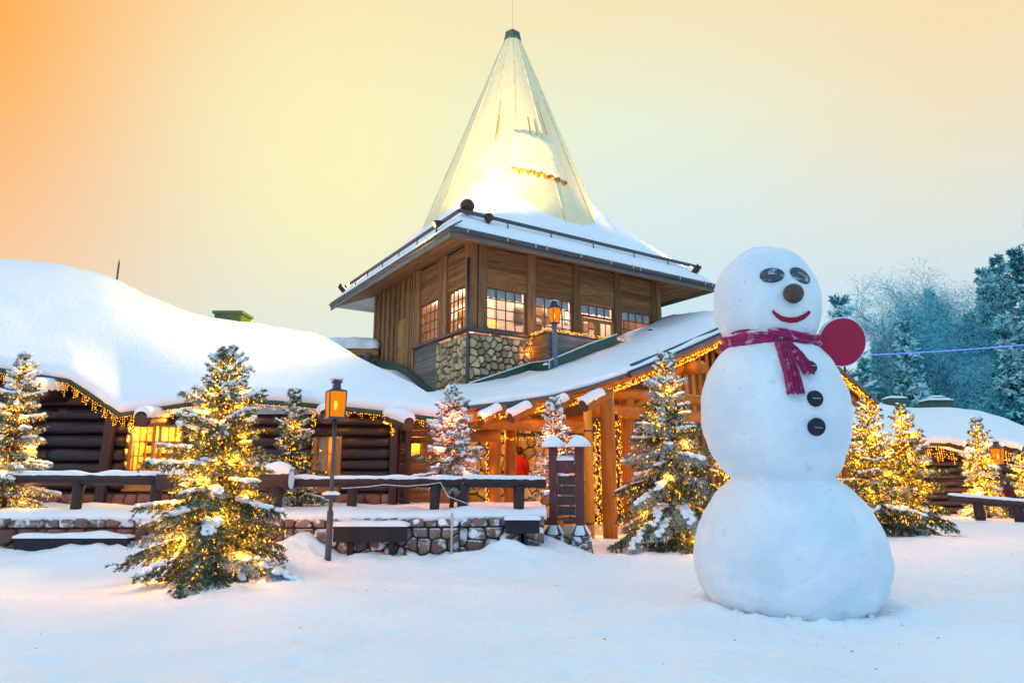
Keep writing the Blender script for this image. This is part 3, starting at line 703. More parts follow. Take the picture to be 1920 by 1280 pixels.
# ------------------------------------------------------------------ lanterns
def lantern_head(t, z, s=1.0, power=25, square=False):
    """four-sided lantern, base at height z over the thing's origin"""
    w0, w1, h = (.138 if square else .105) * s, .15 * s, .46 * s
    fr = MB()
    for sx in (-1, 1):
        for sy in (-1, 1): fr.beam((sx * w0, sy * w0, z), (sx * w1, sy * w1, z + h), .022 * s, .022 * s, (1, 0, 0))
    head = fr.build('lantern_frame', METAL, t)
    MB().box(-w0 * 1.15, w0 * 1.15, -w0 * 1.15, w0 * 1.15, z - .03 * s, z + .004).build('lantern_base', METAL, t)
    for k in range(4):
        a = k * math.pi / 2; ca, sa = math.cos(a), math.sin(a); e = .985
        q = [(-w0 * e, -w0 * e, z), (w0 * e, -w0 * e, z), (w1 * e, -w1 * e, z + h), (-w1 * e, -w1 * e, z + h)]
        MB().add([(x * ca - y * sa, x * sa + y * ca, zz) for x, y, zz in q], [(0, 1, 2, 3)]).build('lantern_pane', AMBERG, head)
    cap = MB().lathe([(w1 * 1.5, h), (w1 * 1.5, h + .025 * s), (w1 * .9, h + .05 * s), (w1 * .62, h + .06 * s), (w1 * .58, h + .17 * s), (w1 * .8, h + .175 * s), (w1 * .8, h + .20 * s), (.01, h + .23 * s)] if square else [(w1 * 1.55, h), (w1 * 1.5, h + .03 * s), (w1 * .62, h + .13 * s), (w1 * .55, h + .24 * s), (w1 * .75, h + .25 * s), (.01, h + .30 * s)], (0, 0, z), 4)
    cap.v = [(x * .7071 - y * .7071, x * .7071 + y * .7071, zz) for x, y, zz in cap.v]; cap.build('lantern_cap', METAL, t)
    MB().lathe([(.012, .14 * s), (.035 * s, .2 * s), (.03 * s, .27 * s), (.008, .31 * s)], (0, 0, z), 10).build('lantern_bulb', HOT, t, True)
    lamp('lantern_light', (0, 0, z + .24 * s), power, t, (1.0, .48, .10), .06)
    snow_slab(t, -w1 * .62, w1 * .62, -w1 * .62, w1 * .62, z + h + .235 * s, .05 * s, nx=5, ny=5, seed=int(z * 10))
def amber_glass():
    m = bpy.data.materials.new('amber_glass'); m.use_nodes = True; nt = m.node_tree; nt.nodes.clear(); L = nt.links.new
    o = nt.nodes.new('ShaderNodeOutputMaterial'); tr = nt.nodes.new('ShaderNodeBsdfTransparent'); tl = nt.nodes.new('ShaderNodeEmission'); mx = nt.nodes.new('ShaderNodeMixShader')
    tr.inputs[0].default_value = (1.0, .55, .10, 1); tl.inputs[0].default_value = (1.0, .30, .012, 1); tl.inputs[1].default_value = .95; mx.inputs[0].default_value = .72
    L(tr.outputs[0], mx.inputs[1]); L(tl.outputs[0], mx.inputs[2]); L(mx.outputs[0], o.inputs[0]); m.cycles.emission_sampling = 'NONE'; return m
AMBERG = amber_glass()
def lamp_post(base, h, label, s=1.0, power=25, rz=0.0, sleeve=True, r=.034):
    t = thing('street_lamp', label, 'street lamp', base, rz)
    MB().tube([(0, 0, -.1), (0, 0, h - .75 * s)], r, 10).build('pole', METAL, t, True)
    if sleeve:
        MB().tube([(0, 0, -.1), (0, 0, .82)], .055, 10).build('pole_sleeve', METAL, t, True)
        MB().box(-.10, .10, -.05, .05, 1.02, 1.10).build('clamp', METAL, t, bevel=.01)
        snow_slab(t, -.13, .13, -.06, .06, 1.10, .07, nx=5, ny=4, seed=4)
    lantern_head(t, h - .75 * s, s, power, sleeve); return t
b = G(614, 1065); b.z = gz(b.x, b.y)
lamp_post(b, 3.22, 'tall black street lamp with a lit amber lantern before the stone terrace', 1.0, 30, .5)

# ------------------------------------------------------------------ balcony on the tower
balcony = thing('balcony', 'timber balcony box with grey boards on the tower front', 'balcony', (CX, CY, 0), CA)
BD = 1.11
for k in range(7):
    z = 5.25 + k * .15
    MB().box(2.36, 7.2, -BD - .02 + R_.uniform(-.006, .006), -BD + .03, z + .003, z + .147).build('board', GREYX, balcony)
    MB().box(2.36 + R_.uniform(-.006, .006), 2.41, -BD + .035, -.11, z + .003, z + .147).build('board', WY, balcony)
MB().beam((2.3, -BD, 6.34), (7.25, -BD, 6.34), .14, .05).build('handrail', GREYX, balcony)
MB().beam((2.38, -BD + .075, 6.34), (2.38, -.1, 6.34), .14, .049).build('handrail', GREYX, balcony)
MB().box(2.45, 7.2, -BD + .04, -.1, 5.2, 5.28).build('balcony_floor', WX, balcony)
snow_slab(balcony, 2.2, 2.9, -BD - .16, -BD - .03, 5.18, .09, seed=9)
garland('string of warm bulbs wound along the balcony handrail', [TW(2.32, -.12, 5.75), TW(2.32, -.25, 6.38), TW(2.34, -BD - .03, 6.41), TW(4.6, -BD - .05, 6.39), TW(7.2, -BD - .05, 6.41)], .055, 80, 5, .9, seed=12, out=Vector((-.05, -.14, .02)))
def balcony_lamp(x, y, z0, z1, label):
    t = thing('balcony_lamp', label, 'lamp', TW(x, y, z0), CA, 'lamps on the balcony')
    MB().tube([(0, 0, 0), (0, 0, z1 - z0)], .095, 10).build('pole', METAL if False else GREYPOST, t, True)
    lantern_head(t, z1 - z0 + .02, 1.05, 30)
GREYPOST = mat('blue_grey_post', (.18, .20, .26), (.12, .14, .19), .5, 4)
balcony_lamp(2.55, -BD - .16, 5.0, 6.62, 'lit amber lantern on a blue-grey post at the balcony corner')
balcony_lamp(7.0, -BD - .16, 4.9, 6.18, 'amber lantern half hidden behind the snowy porch roof')

# ------------------------------------------------------------------ entrance porch
porch = thing('entrance_porch', 'log entrance porch with a snowy gable roof in front of the tower', 'porch', (CX, CY, 0), CA)
PU = [-2.55, -1.3, 0, 1.4, 2.76, 4.2, 5.6, 7, 8.3, 9.6, 11, 12.5, 14.2, 15.8]
PZ = [3.28, 3.46, 3.71, 4.09, 4.54, 5.08, 5.65, 6.23, 6.78, 7.3, 6.68, 6.0, 5.24, 4.5]
zfr = lambda u: interp(u, PU, PZ)
PF = -4.55
zr = lambda u, y: zfr(u) + .14 * (4.4 + y)
def build_porch():
    us = np.concatenate([np.linspace(-2.55, 9.6, 70), np.linspace(9.7, 15.8, 30)]); ys = np.concatenate([[PF, PF + .004, PF + .03, PF + .1], np.linspace(PF + .25, -.06, 22)])
    V = np.zeros((len(ys), len(us), 3))
    for j, y in enumerate(ys):
        for i, u in enumerate(us):
            e = min(u + 2.55, 15.8 - u); lip = min(1, (.25 + max(0, e) * 1.5)) * (0 if j == 0 else (.55, .8, .95)[j - 1] if j < 4 else 1)
            s = .20 * lip * (1 + .5 * noise.noise(Vector((u * .8, y * .8, 2))) + .12 * noise.noise(Vector((u * 3, y * 3, 7))))
            if -1.9 < u < .3 and y > -3.9 and e < 1.6: s *= .6
            V[j, i] = (u, y, zr(u, y) + s)
    link('roof_snow', grid_mesh('roof_snow', V), SNOW, porch, smooth=True)
    ext = np.zeros((8, 30, 3))
    for j in range(8):
        for i in range(30):
            u = lerp(8.86, 15.8, i / 29); y = lerp(-.06, 7, j / 7); ext[j, i] = (u, y, zfr(u) + .14 * 4.4 + .2)
    link('roof_snow', grid_mesh('roof_snow', ext), SNOW, porch, smooth=True)
    # roof boards seen from below
    for k in range(15):
        y0 = PF + .02 + k * .3; y1 = y0 + .293
        mb = MB()
        for a, b in zip(PU[:-1], PU[1:]):
            mb.hexa([(a, y0, zr(a, y0) - .10), (b, y0, zr(b, y0) - .10), (b, y1, zr(b, y1) - .10), (a, y1, zr(a, y1) - .10), (a, y0, zr(a, y0) - .02), (b, y0, zr(b, y0) - .02), (b, y1, zr(b, y1) - .02), (a, y1, zr(a, y1) - .02)])
        mb.build('roof_board', PINE, porch)
    # verge: dark sheet edge, then doubled profile further up
    for a, b in zip(PU[:-1], PU[1:]):
        h = .10 if b <= 2.8 else .17
        MB().beam((a, PF - .02, zr(a, PF) - .02), (b, PF - .02, zr(b, PF) - .02), .05, h).build('verge_board', METAL, porch)
        if a >= 2.7:
            MB().beam((a, PF - .08, zr(a, PF) - .06), (b, PF - .08, zr(b, PF) - .06), .10, .14).build('verge_gutter', METAL, porch)
            if b <= 9.7: MB().beam((a + .25, PF + .14, zr(a + .25, PF) + .19), (b + .25, PF + .14, zr(b + .25, PF) + .19), .07, .09).build('snow_guard', METAL, porch)
        MB().beam((a, PF + .04, zr(a, PF) - .25), (b, PF + .04, zr(b, PF) - .25), .06, .26).build('barge_board', PINE, porch)
    # left-hand eave edge with corrugated sheet showing through
    MB().beam((-2.58, PF, zr(-2.55, PF)), (-2.58, -2.9, zr(-2.55, -2.9)), .05, .1).build('eave_edge', METAL, porch)
    for k in range(22):
        y = -3.6 + k * .05; MB().beam((-2.45, y, zr(-2.45, y) + .06), (-1.9, y, zr(-1.9, y) + .09), .03, .04).build('corrugation', METAL, porch)
    # green flashing against the tower
    q = [(-.12, -.2, 4.36), (2.28, -.2, 5.24), (2.28, -BD - .16, 5.17), (3.98, -BD - .16, 5.90), (5.3, -BD - .16, 6.40)]
    for k, (a, b) in enumerate(zip(q[:-1], q[1:])):
        a, b = Vector(a), Vector(b); MB().beam(a, b, .06, .30).build('flashing', GREEN, porch)
        MB().beam(a + Vector((0, -.01, .16)), b + Vector((0, -.01, .16)), .09, .03).build('flashing_snow', SNOW, porch)
    for a in (q[1], q[2]): MB().beam((a[0], a[1] - .05, a[2] - .12), (a[0], a[1] - .05, a[2] + .15), .04, .04).build('flashing_clip', STRAP, porch)
    # log frame
    for y, r in ((-4.1, .19), (-2.4, .17), (-.7, .17)):
        pts = [(u, y, zr(u, y) - .34) for u in np.linspace(-2.2, 9.6, 16)]
        MB().tube(pts, r, 12).build('rafter_log', PINE, porch, True)
        pts = [(u, y, zr(u, y) - .34) for u in np.linspace(15.4, 9.4, 8)]
        MB().tube(pts, r, 12).build('rafter_log', PINE, porch, True)
    log(porch, (-2.05, -4.3, 2.92), (1.45, -4.3, 2.92), .17, PINE, 14)
    log(porch, (1.5, -4.28, 3.42), (13.2, -4.28, 3.46), .19, PINE, 14)
    log(porch, (2.2, -4.22, 3.95), (12.4, -4.22, 3.98), .17, PINE, 14)
    log(porch, (5.5, -4.9, 4.9), (5.5, -.3, 5.3), .22, PINE, 14)
    log(porch, (-1.6, -4.3, 2.6), (-1.6, -.2, 2.75), .16, PINE, 14)
    log(porch, (1.4, -4.3, 3.1), (1.4, -.2, 3.2), .16, PINE, 14)
    for u0, u1 in ((3.2, 6.2), (12.4, 9.4)): log(porch, (u0, -4.25, 3.5), (u1, -4.25, 5.6), .14, PINE, 12)
    def post(px, py, Y, z1, r, m=PINEZ):
        p = P(px, py, Y); l = toL(p); return log(porch, (l.x, l.y, -.1), (l.x, l.y, z1), r, m, 14, 'post', .03)
    post(927, 900, 18.6, 2.95, .17); post(957, 900, 19.4, 2.95, .17)
    post(1142, 900, 18.6, 3.9, .20); post(1180, 900, 20.2, 3.9, .23); post(1045, 900, 20.8, 3.3, .16); post(1400, 900, 22.5, 4.4, .22); post(1590, 900, 26, 4.0, .2)
    p = P(1107, 1004, 18.4); l = toL(p)
    MB().tube([(l.x, l.y, -.1), (l.x, l.y, 3.5)], .115, 14).build('post', mat('yellow_painted_pole', (.56, .28, .03), (.48, .22, .02), .45, 3, bump=.1), porch, True)
    for z in (.35, 2.75): MB().tube([(l.x, l.y, z), (l.x, l.y, z + .05)], .122, 14).build('pole_band', METAL, porch)
    # sawn rafter ends poking out under the roof, capped with snow
    for px, py, Y, L_, rr in ((903, 788, 16.9, .8, .125), (958, 784, 17.1, .85, .135), (1032, 768, 17.5, .8, .13), (1095, 762, 17.5, .95, .15)):
        a = toL(P(px, py, Y)); d = Vector((.90, .08, .40)).normalized()
        o = log(porch, a, a + d * L_, rr, PINE, 14, 'rafter_end', .02)
        MB().tube([a - d * .006, a - d * .001], rr * .97, 14).build('end_grain', ENDGRAIN, o)
        snow_on_log(o, a - d * .03, a + d * L_ * .8, rr, .12, width=.8, seed=int(px), lump=.3)
    k = 0; u = 8.84
    while u < 15.6:
        MB().box(u, u + .2, -.35 + R_.uniform(-.012, .012), -.28, -.1, zr(u + .1, -.3) - .06).build('wall_board', DARKLOG if k % 2 else WZ, porch); k += 1; u += .206
    # door and wall of the entrance
    dr = MB().box(6.7, 8.1, -.16, -.05, .1, 2.7).build('door', mat('red_door', (.30, .02, .025), (.22, .015, .02), .5), porch, bevel=.02)
    MB().box(6.85, 7.35, -.2, -.15, .4, 2.4).build('door_panel', MATS['red_door'], dr, bevel=.02); MB().box(7.45, 7.95, -.2, -.15, .4, 2.4).build('door_panel', MATS['red_door'], dr, bevel=.02)
    for x in (6.5, 8.15): MB().box(x, x + .18, -.2, -.03, 0, 2.9).build('door_jamb', PINEZ, porch)
    MB().box(6.4, 8.45, -.2, -.03, 2.9, 3.1).build('door_head', PINE, porch)
    for k, (u, y) in enumerate(((-.6, -2.2), (2.4, -2.4), (5.4, -2.4), (9.2, -2.4), (12.6, -2.4))):
        q = zr(u, y) - .95; s = MB().lathe([(.02, .0), (.13, .03), (.15, .16), (.06, .24), (.02, .5)], (u, y, q), 12).build('ceiling_lamp', glow('porch_lamp_glow', (1, .55, .14), 3), porch, True)
        lamp('ceiling_light', (u, y, q - .12), (130, 130, 170, 160, 140)[k], porch, (1.0, .42, .055), .12)
build_porch()
def wl_(u, y, z): return TW(u, y, z)
garland('thick garland of warm bulbs under the near slope of the porch gable', [wl_(u, PF - .1, zr(u, PF) - .3) for u in np.linspace(-2.3, 9.4, 22)], .10, 95, 9, .95, seed=31, out=Vector((.1, -.2, -.06)), br=.015)
garland('thick garland of warm bulbs under the far slope of the porch gable', [wl_(u, PF - .1, zr(u, PF) - .33) for u in np.linspace(15.6, 11.6, 8)], .11, 95, 8, .9, seed=32, out=Vector((.1, -.2, -.06)), br=.018)
garland('string of warm bulbs along the beam inside the porch', [wl_(u, -3.6, 2.62 + .05 * math.sin(u * 3)) for u in np.linspace(-1.7, 1.9, 14)], .035, 34, 0, 1, seed=33)
l = toL(P(914, 900, 18.4)); garland('warm bulbs wound up the first golden post of the porch', [wl_(l.x, l.y, z) for z in (.9, 1.8, 2.9)], .06, 50, 3, .8, seed=34)
for i, (px, Y, a, b, lab) in enumerate(((1122, 19.2, .25, 3.1, 'column of warm bulbs beside the yellow pole'), (1160, 19.5, .25, 3.3, 'column of warm bulbs between the two thick porch posts'))):
    l = toL(P(px, 900, Y)); garland(lab, [wl_(l.x, l.y, z) for z in np.linspace(a, b, 6)], .14, 75, 6, .8, seed=40 + i, br=.014)

# ------------------------------------------------------------------ annex behind the cabin roof
annex = thing('annex', 'low board-clad annex with a flat snowy roof against the tower', 'building', P(655, 700, 28.4).xy.to_3d())
ox, oy = annex.location.x, annex.location.y
x0, x1 = P(560, 660, 28.4).x - ox, P(712, 660, 28.4).x - ox; zt = P(650, 655, 28.4).z
k = x0
while k < x1:
    MB().box(k, k + .19, -.02 + R_.uniform(-.01, .01), .05, 4.6, zt - .3).build('board', WZ, annex); k += .2
MB().box(x0, x1, .05, 3, 3, zt - .3).build('wall', WZ, annex)
MB().box(x0 - .3, x1, -.35, 3, zt - .3, zt - .02).build('roof', WX, annex)
snow_slab(annex, x0 - .3, x1, -.38, 3, zt - .02, .62, 'roof_snow', 24, 10, 3, .1)
p = P(689, 690, 25.5)
t = thing('vent_pipe', 'black vent pipe standing at the foot of the tower boards', 'vent pipe', (p.x, p.y, p.z - .3))
MB().tube([(0, 0, 0), (0, 0, .8)], .10, 12).build('pipe', METAL, t, True); MB().lathe([(.13, .62), (.15, .66), (.15, .84), (.05, .9)], (0, 0, 0), 12).build('cowl', METAL, t)

# ------------------------------------------------------------------ log cabin on the left
CB = Vector((-6.0, 16.3, 0))
cabin = thing('log_cabin', 'long dark log cabin under a deep snow roof beside the tower', 'cabin', CB)
def cl(p): return Vector(p) - CB
def X16(px, Y=16.3): return (px - 960) / FPX * Y / 1.005
EV = [(-420, 650), (-90, 668), (30, 693), (105, 704), (132, 708), (180, 740), (226, 771), (285, 762), (350, 752), (450, 744), (560, 751), (700, 765), (832, 781)]
RG = [(-420, 492), (-90, 476), (0, 483), (100, 493), (190, 513), (222, 526), (248, 549), (280, 570), (330, 587), (430, 604), (530, 625), (606, 643)]
EY = 15.6
def eave_z(px): return P(px, interp(px, [a for a, b in EV], [b for a, b in EV]), EY).z
def cabin_roof():
    N = 150; lip = [(.0, -.03), (-.09, .0), (-.12, .1), (-.06, .22)]; rows = len(lip) + 22 + 3
    V = np.zeros((rows, N, 3))
    for i in range(N):
        t = i / (N - 1); epx = lerp(-420, 832, t); rpx = lerp(-420, 606, t)
        e = P(epx, interp(epx, [a for a, b in EV], [b for a, b in EV]), EY); r = P(rpx, interp(rpx, [a for a, b in RG], [b for a, b in RG]), lerp(25.0, 23.0, t))
        for j, (dy, dz) in enumerate(lip):
            w = .05 * noise.noise(Vector((e.x * 2.5, j * .3, 1))) + .03 * noise.noise(Vector((e.x * 7, j, 4))); V[j, i] = (e.x, e.y + dy + (w if j else 0), e.z + dz + (w * .6 if j == 1 else 0))
        e2 = Vector((e.x, e.y + .12, e.z + .32)); es = np.mean([P(q_, interp(q_, [a for a, b in EV], [b for a, b in EV]), EY).z for q_ in np.linspace(epx - 200, epx + 200, 21)]) - e.z; rs_ = np.mean([P(q_, interp(q_, [a for a, b in RG], [b for a, b in RG]), lerp(25.0, 23.0, t)).z for q_ in np.linspace(rpx - 90, rpx + 90, 13)]) - r.z
        for k in range(22):
            s = k / 21; p = e2.lerp(r, s); b = .55 * math.sin(math.pi * s) ** .8 * (1 if t < .93 else max(0, (1 - t) / .07))
            n_ = .09 * noise.noise(Vector((p.x * .45, p.y * .45, 5))) + .035 * noise.noise(Vector((p.x * 1.6, p.y * 1.6, 8)))
            sm_ = es * (1 - s) * min(1, s * 6) + rs_ * s * min(1, (1 - s) * 3); V[len(lip) + k, i] = (p.x, p.y, p.z + b + sm_ + n_ * min(1, s * 6) * min(1, (1 - s) * 5 + .2))
        for k, (dy, dz) in enumerate(((.7, -.1), (2.5, -1.0), (7, -4))): V[len(lip) + 22 + k, i] = (r.x, r.y + dy, r.z + dz)
    V -= np.array(CB)
    link('roof_snow', grid_mesh('roof_snow', V), SNOW, cabin, smooth=True)
    # lean-to slope of snow between the hip and the tower, with its green flashing
    def onface(px, py):
        o = TI @ Vector((0, 0, CAMZ)); d = TI.to_3x3() @ ray(px, py); t = (-.08 - o.x) / d.x; return TM @ (o + d * t)
    FL = [(838, 772), (800, 738), (768, 708), (746, 694), (720, 691), (688, 688)]
    hip0, hip1 = P(832, 781, EY), P(606, 643, 23.0); n = 24; V = np.zeros((10, n, 3)); pts = []
    for i in range(n):
        s = i / (n - 1); f = s * (len(FL) - 1); q = (interp(f, range(len(FL)), [a for a, b in FL]), interp(f, range(len(FL)), [b for a, b in FL]))
        fp = onface(*q); h = hip0.lerp(hip1, s * .9) + Vector((0, .1, .22)); pts.append(fp)
        for j in range(10):
            c = h.lerp(fp, j / 9); V[j, i] = c + Vector((0, 0, -.12 * math.sin(math.pi * j / 9) + (.0 if j else -.05)))
    V -= np.array(CB); link('roof_snow', grid_mesh('roof_snow', V), SNOW, cabin, smooth=True)
    for a, b in zip(pts[:-1:3], pts[3::3]):
        d = Vector((-.06, -.1, .16)); MB().beam(cl(a) + d, cl(b) + d, .07, .3).build('flashing', GREEN, cabin)
    # eave boards and soffit
    for (a, za), (b, zb) in zip(EV[:-1], EV[1:]):
        p, q = cl(P(a, za, EY)), cl(P(b, zb, EY))
        MB().beam(p + Vector((0, .02, -.07)), q + Vector((0, .02, -.07)), .05, .13).build('eave_board', GREEN, cabin)
        MB().hexa([p + Vector((0, .05, -.10)), q + Vector((0, .05, -.10)), q + Vector((0, .95, .12)), p + Vector((0, .95, .12)), p + Vector((0, .05, -.05)), q + Vector((0, .05, -.05)), q + Vector((0, .95, .17)), p + Vector((0, .95, .17))]).build('soffit', DARKLOG, cabin)
    p = cl(P(436, 606, 21.2)); ch = MB().box(p.x - .42, p.x + .42, p.y - .4, p.y + .4, p.z - 1, p.z + .22).build('chimney', GREENCH, cabin)
    MB().box(p.x - .48, p.x + .48, p.y - .46, p.y + .46, p.z + .222, p.z + .31).build('chimney_cap', GREENCH, ch, bevel=.01)
    for px, py in ((343, 590), (531, 624)):
        p = cl(P(px, py, 22)); MB().box(p.x - .11, p.x + .11, p.y - .1, p.y + .1, p.z - .5, p.z + .06).build('roof_vent', METAL, cabin, bevel=.01)
    a = cl(P(219, 524, 23.5)); b_ = cl(P(224, 487, 23.5)); MB().tube([a - Vector((0, 0, .3)), a.lerp(b_, .8), b_], [.035, .03, .008], 6).build('aerial', METAL, cabin)
cabin_roof()
def cabin_walls():
    xa, xb, xw0, xw1, xe = X16(-420), X16(243), X16(244), X16(350), X16(738)
    # gable logs, shortened to the rake
    MB().box(xa - CB.x, xw0 - CB.x - .02, .12, .35, 0, 3.0).build('backing_wall', DARKLOG, cabin)
    MB().box(xw1 - CB.x, X16(588) - CB.x, .12, .35, 0, 3.0).build('backing_wall', DARKLOG, cabin)
    MB().box(X16(644) - CB.x, X16(745) - CB.x, .12, .35, 0, 2.9).build('backing_wall', DARKLOG, cabin)
    MB().box(X16(588) - CB.x, X16(644) - CB.x, .12, .35, 2.58, 3.0).build('backing_wall', DARKLOG, cabin)
    MB().box(xw0 - CB.x, xw1 - CB.x, .12, .35, 2.84, 3.05).build('backing_wall', DARKLOG, cabin)
    MB().box(xw0 - CB.x, xw1 - CB.x, .05, .35, 0, 1.28).build('backing_wall', DARKLOG, cabin)
    MB().box(X16(588) - CB.x, X16(644) - CB.x, .05, .35, 0, 1.2).build('backing_wall', DARKLOG, cabin)
    z = 1.42; k = 0
    while z < 4.1:
        end = xb
        for px in range(-80, 244, 4):
            if eave_z(px) + .12 < z + .1: end = min(end, X16(px)); break
        if end - xa > .8:
            mid = X16(118) + R_.uniform(-.6, .6)
            if end > mid + .5:
                log(cabin, (xa - CB.x, 0, z), (mid - CB.x - .005, 0, z), .165); log(cabin, (mid - CB.x + .005, 0, z), (end - CB.x + R_.uniform(-.03, .03), 0, z), .168)
            else: log(cabin, (xa - CB.x, 0, z), (end - CB.x, 0, z), .165)
        z += .325; k += 1
    p = X16(214) - CB.x
    MB().beam((p, -.24, .9), (p + .06, -.24, 2.95), .22, .16, (0, 1, 0)).build('corner_post', POSTLOG, cabin, bevel=.02)
    # logs over and beside the windows
    z = 1.32; sp = .262
    while z < 3.15:
        segs = []
        if z > 2.86: segs = [(xw0, X16(430)), (X16(430), xe)]
        elif z > 2.62: segs = [(xw1, X16(500)), (X16(500), xe)]
        else: segs = [(xw1, X16(588)), (X16(645), xe)]
        for a, b in segs:
            ez = min(eave_z((q * 1.005 / 16.3) * FPX + 960) for q in (a, b))
            if z < ez + .12: log(cabin, (a - CB.x, 0, z), (b - CB.x, 0, z), .142 * R_.uniform(.96, 1.04))
        z += sp
    MB().box(xe - CB.x - .04, xe - CB.x + .13, -.2, .2, .9, 2.95).build('corner_post', POSTLOG, cabin, bevel=.02)
    MB().box(X16(762) - CB.x, X16(770) - CB.x, -.1, .2, .9, 3.0).build('corner_post', POSTLOG, cabin, bevel=.02)
    rng = random.Random(77)
    for r_ in range(24):
        x = X16(750) - CB.x; MB().box(x, x + .13, .2 + rng.uniform(0, .02), .4, .95 + r_ * .085, .95 + r_ * .085 + .074).build('brick', STONE_R, cabin)
    # recessed board wall with a small lit window
    x0, x1 = X16(768, 17.2) - CB.x, X16(850, 17.2) - CB.x
    wx0, wx1 = X16(752, 17.2) - CB.x, X16(792, 17.2) - CB.x
    for k in range(13):
        z0 = .9 + k * .165
        if 2.04 < z0 + .08 < 2.46: MB().box(wx1 + .01, x1, .86, .92, z0, z0 + .158).build('plank', WX, cabin)
        else: MB().box(wx0 - .2, x1, .86, .92, z0, z0 + .158).build('plank', WX, cabin)
    window(cabin, (wx0 - .0, .86, 2.05), Vector((1, 0, 0)), Vector((0, -1, 0)), wx1 - wx0, .42, 2, 1, FRAMEW, .035)
    MB().box(wx0 - .1, wx1 + .1, 1.5, 1.55, 1.8, 2.8).build('room_wall', INTW, cabin)
    MB().box(wx0 - .1, wx1 + .1, .95, 1.5, 2.75, 2.8).build('room_ceiling', INTW, cabin); MB().box(wx1 + .06, wx1 + .1, .95, 1.5, 1.8, 2.75).build('room_wall', INTW, cabin)
    lamp('ceiling_lamp', ((wx0 + wx1) / 2, 1.2, 2.6), 60, cabin, (1, .66, .10), .06)
    # shop window
    w = xw1 - xw0; X_ = Vector((1, 0, 0)); N_ = Vector((0, -1, 0))
    ww = (w - .12) / 2
    window(cabin, (xw0 - CB.x + .03, .02, 1.30), X_, N_, ww, 1.50, 3, 4, FRAMEG, .075, .025); window(cabin, (xw0 - CB.x + .09 + ww, .02, 1.30), X_, N_, ww, 1.50, 3, 4, FRAMEG, .075, .025)
    MB().box(xw0 - CB.x - .02, xw1 - CB.x, -.06, .03, 1.24, 1.295).build('window_sill', FRAMEG, cabin)
    rx0, rx1 = xw0 - CB.x - .5, xw1 - CB.x + .5
    MB().box(rx0, rx1, 1.9, 1.95, .9, 3.0).build('room_wall', INTW, cabin); MB().box(rx0, rx1, .36, 1.9, 2.93, 3.0).build('room_ceiling', INTW, cabin)
    MB().box(rx0, rx0 + .05, .36, 1.9, .9, 2.93).build('room_wall', INTW, cabin); MB().box(rx1 - .05, rx1, .36, 1.9, .9, 2.93).build('room_wall', INTW, cabin)
    goods = [mat('goods_%s' % n, c, None, .6, 3) for n, c in (('red', (.5, .04, .03)), ('ochre', (.6, .35, .08)), ('cream', (.8, .7, .5)), ('brown', (.25, .1, .04)), ('green', (.1, .25, .08)))]
    for s in range(5):
        z = 1.3 + s * .3; MB().box(rx0 + .1, rx1 - .1, 1.45, 1.88, z - .03, z).build('shelf', FRAMEG, cabin)
        x = rx0 + .15
        while x < rx1 - .3:
            w_ = rng.uniform(.06, .2); MB().box(x, x + w_, 1.5, 1.75, z, z + rng.uniform(.08, .24)).build('shop_goods', rng.choice(goods), cabin); x += w_ + rng.uniform(.01, .08)
    lamp('ceiling_lamp', ((rx0 + rx1) / 2 - .35, .9, 2.7), 190, cabin, (1, .62, .10), .1); lamp('ceiling_lamp', ((rx0 + rx1) / 2 + .4, .9, 2.7), 190, cabin, (1, .62, .10), .1)
    # window with lace curtain behind the lamp post
    a, b = X16(590) - CB.x, X16(643) - CB.x
    window(cabin, (a, .0, 1.22), X_, N_, b - a, 1.36, 2, 3, FRAMEG, .09, .025)
    for c0, c1 in ((a + .09, a + .30), (b - .2, b - .1)):
        V = np.zeros((6, 17, 3))
        for j in range(6):
            for i in range(17):
                u = i / 16; V[j, i] = (lerp(c0, c1, u) - .05 * (j / 5) * (1 - u), .12 + .02 * math.sin(u * 22), 1.28 + j * .25)
        link('curtain', grid_mesh('curtain', V), LACE, cabin, smooth=True)
    MB().box(a - .2, b + .2, 1.2, 1.25, .9, 2.8).build('room_wall', INTW, cabin); MB().box(a - .2, b + .2, .36, 1.2, 2.75, 2.8).build('room_ceiling', INTW, cabin)
    lamp('ceiling_lamp', ((a + b) / 2, .8, 2.3), 26, cabin, (1, .5, .12), .06)
    # stone plinth
    rng = random.Random(9)
    for p0, p1 in ((-420, -20), (-20, 330), (330, 738)):
        x0, x1 = X16(p0, 16.1), X16(p1, 16.1); MB().box(x0 - CB.x, x1 - CB.x, -.14, .04, .3, 1.2).build('plinth', MORTAR, cabin)
        stones(cabin, (x0 - CB.x, -.15, .72), (1, 0, 0), (0, -1, 0), x1 - x0 - .01, .46, .36, STONE_R, rng, .014, .035)
    # purlin ends with snow on their backs
    for px, py, r, d in ((55, 738, .215, (0, -1, -.12)), (265, 787, .15, (0, -1, -.1)), (612, 782, .15, (.35, -1, -.12)), (765, 797, .14, (.65, -.8, -.25))):
        tip = cl(P(px, py, 15.0)); d = Vector(d).normalized(); o = log(cabin, tip - d * 1.15, tip, r, DARKLOG, 14, 'purlin_end', .02)
        MB().tube([tip + d * .001, tip + d * .006], r * .97, 14).build('end_grain', ENDGRAIN, o); snow_on_log(o, tip - d * .95, tip + d * .03, r, .16, width=.78, seed=px, lump=.25)
cabin_walls()
ep = [P(a, b, EY) + Vector((0, -.06, -.12)) for a, b in EV]
icicle_lights('icicle lights along the sloping gable edge of the dark cabin', ep[1:7], (.05, .28), .05, .045, 4.0, 1.2, seed=61, out=Vector((0, .25, -.25)))
icicle_lights('icicle lights along the cabin eave over the bright shop window', ep[6:10], (.05, .26), .05, .045, 12, 1.0, seed=62, out=Vector((0, .25, -.22)))
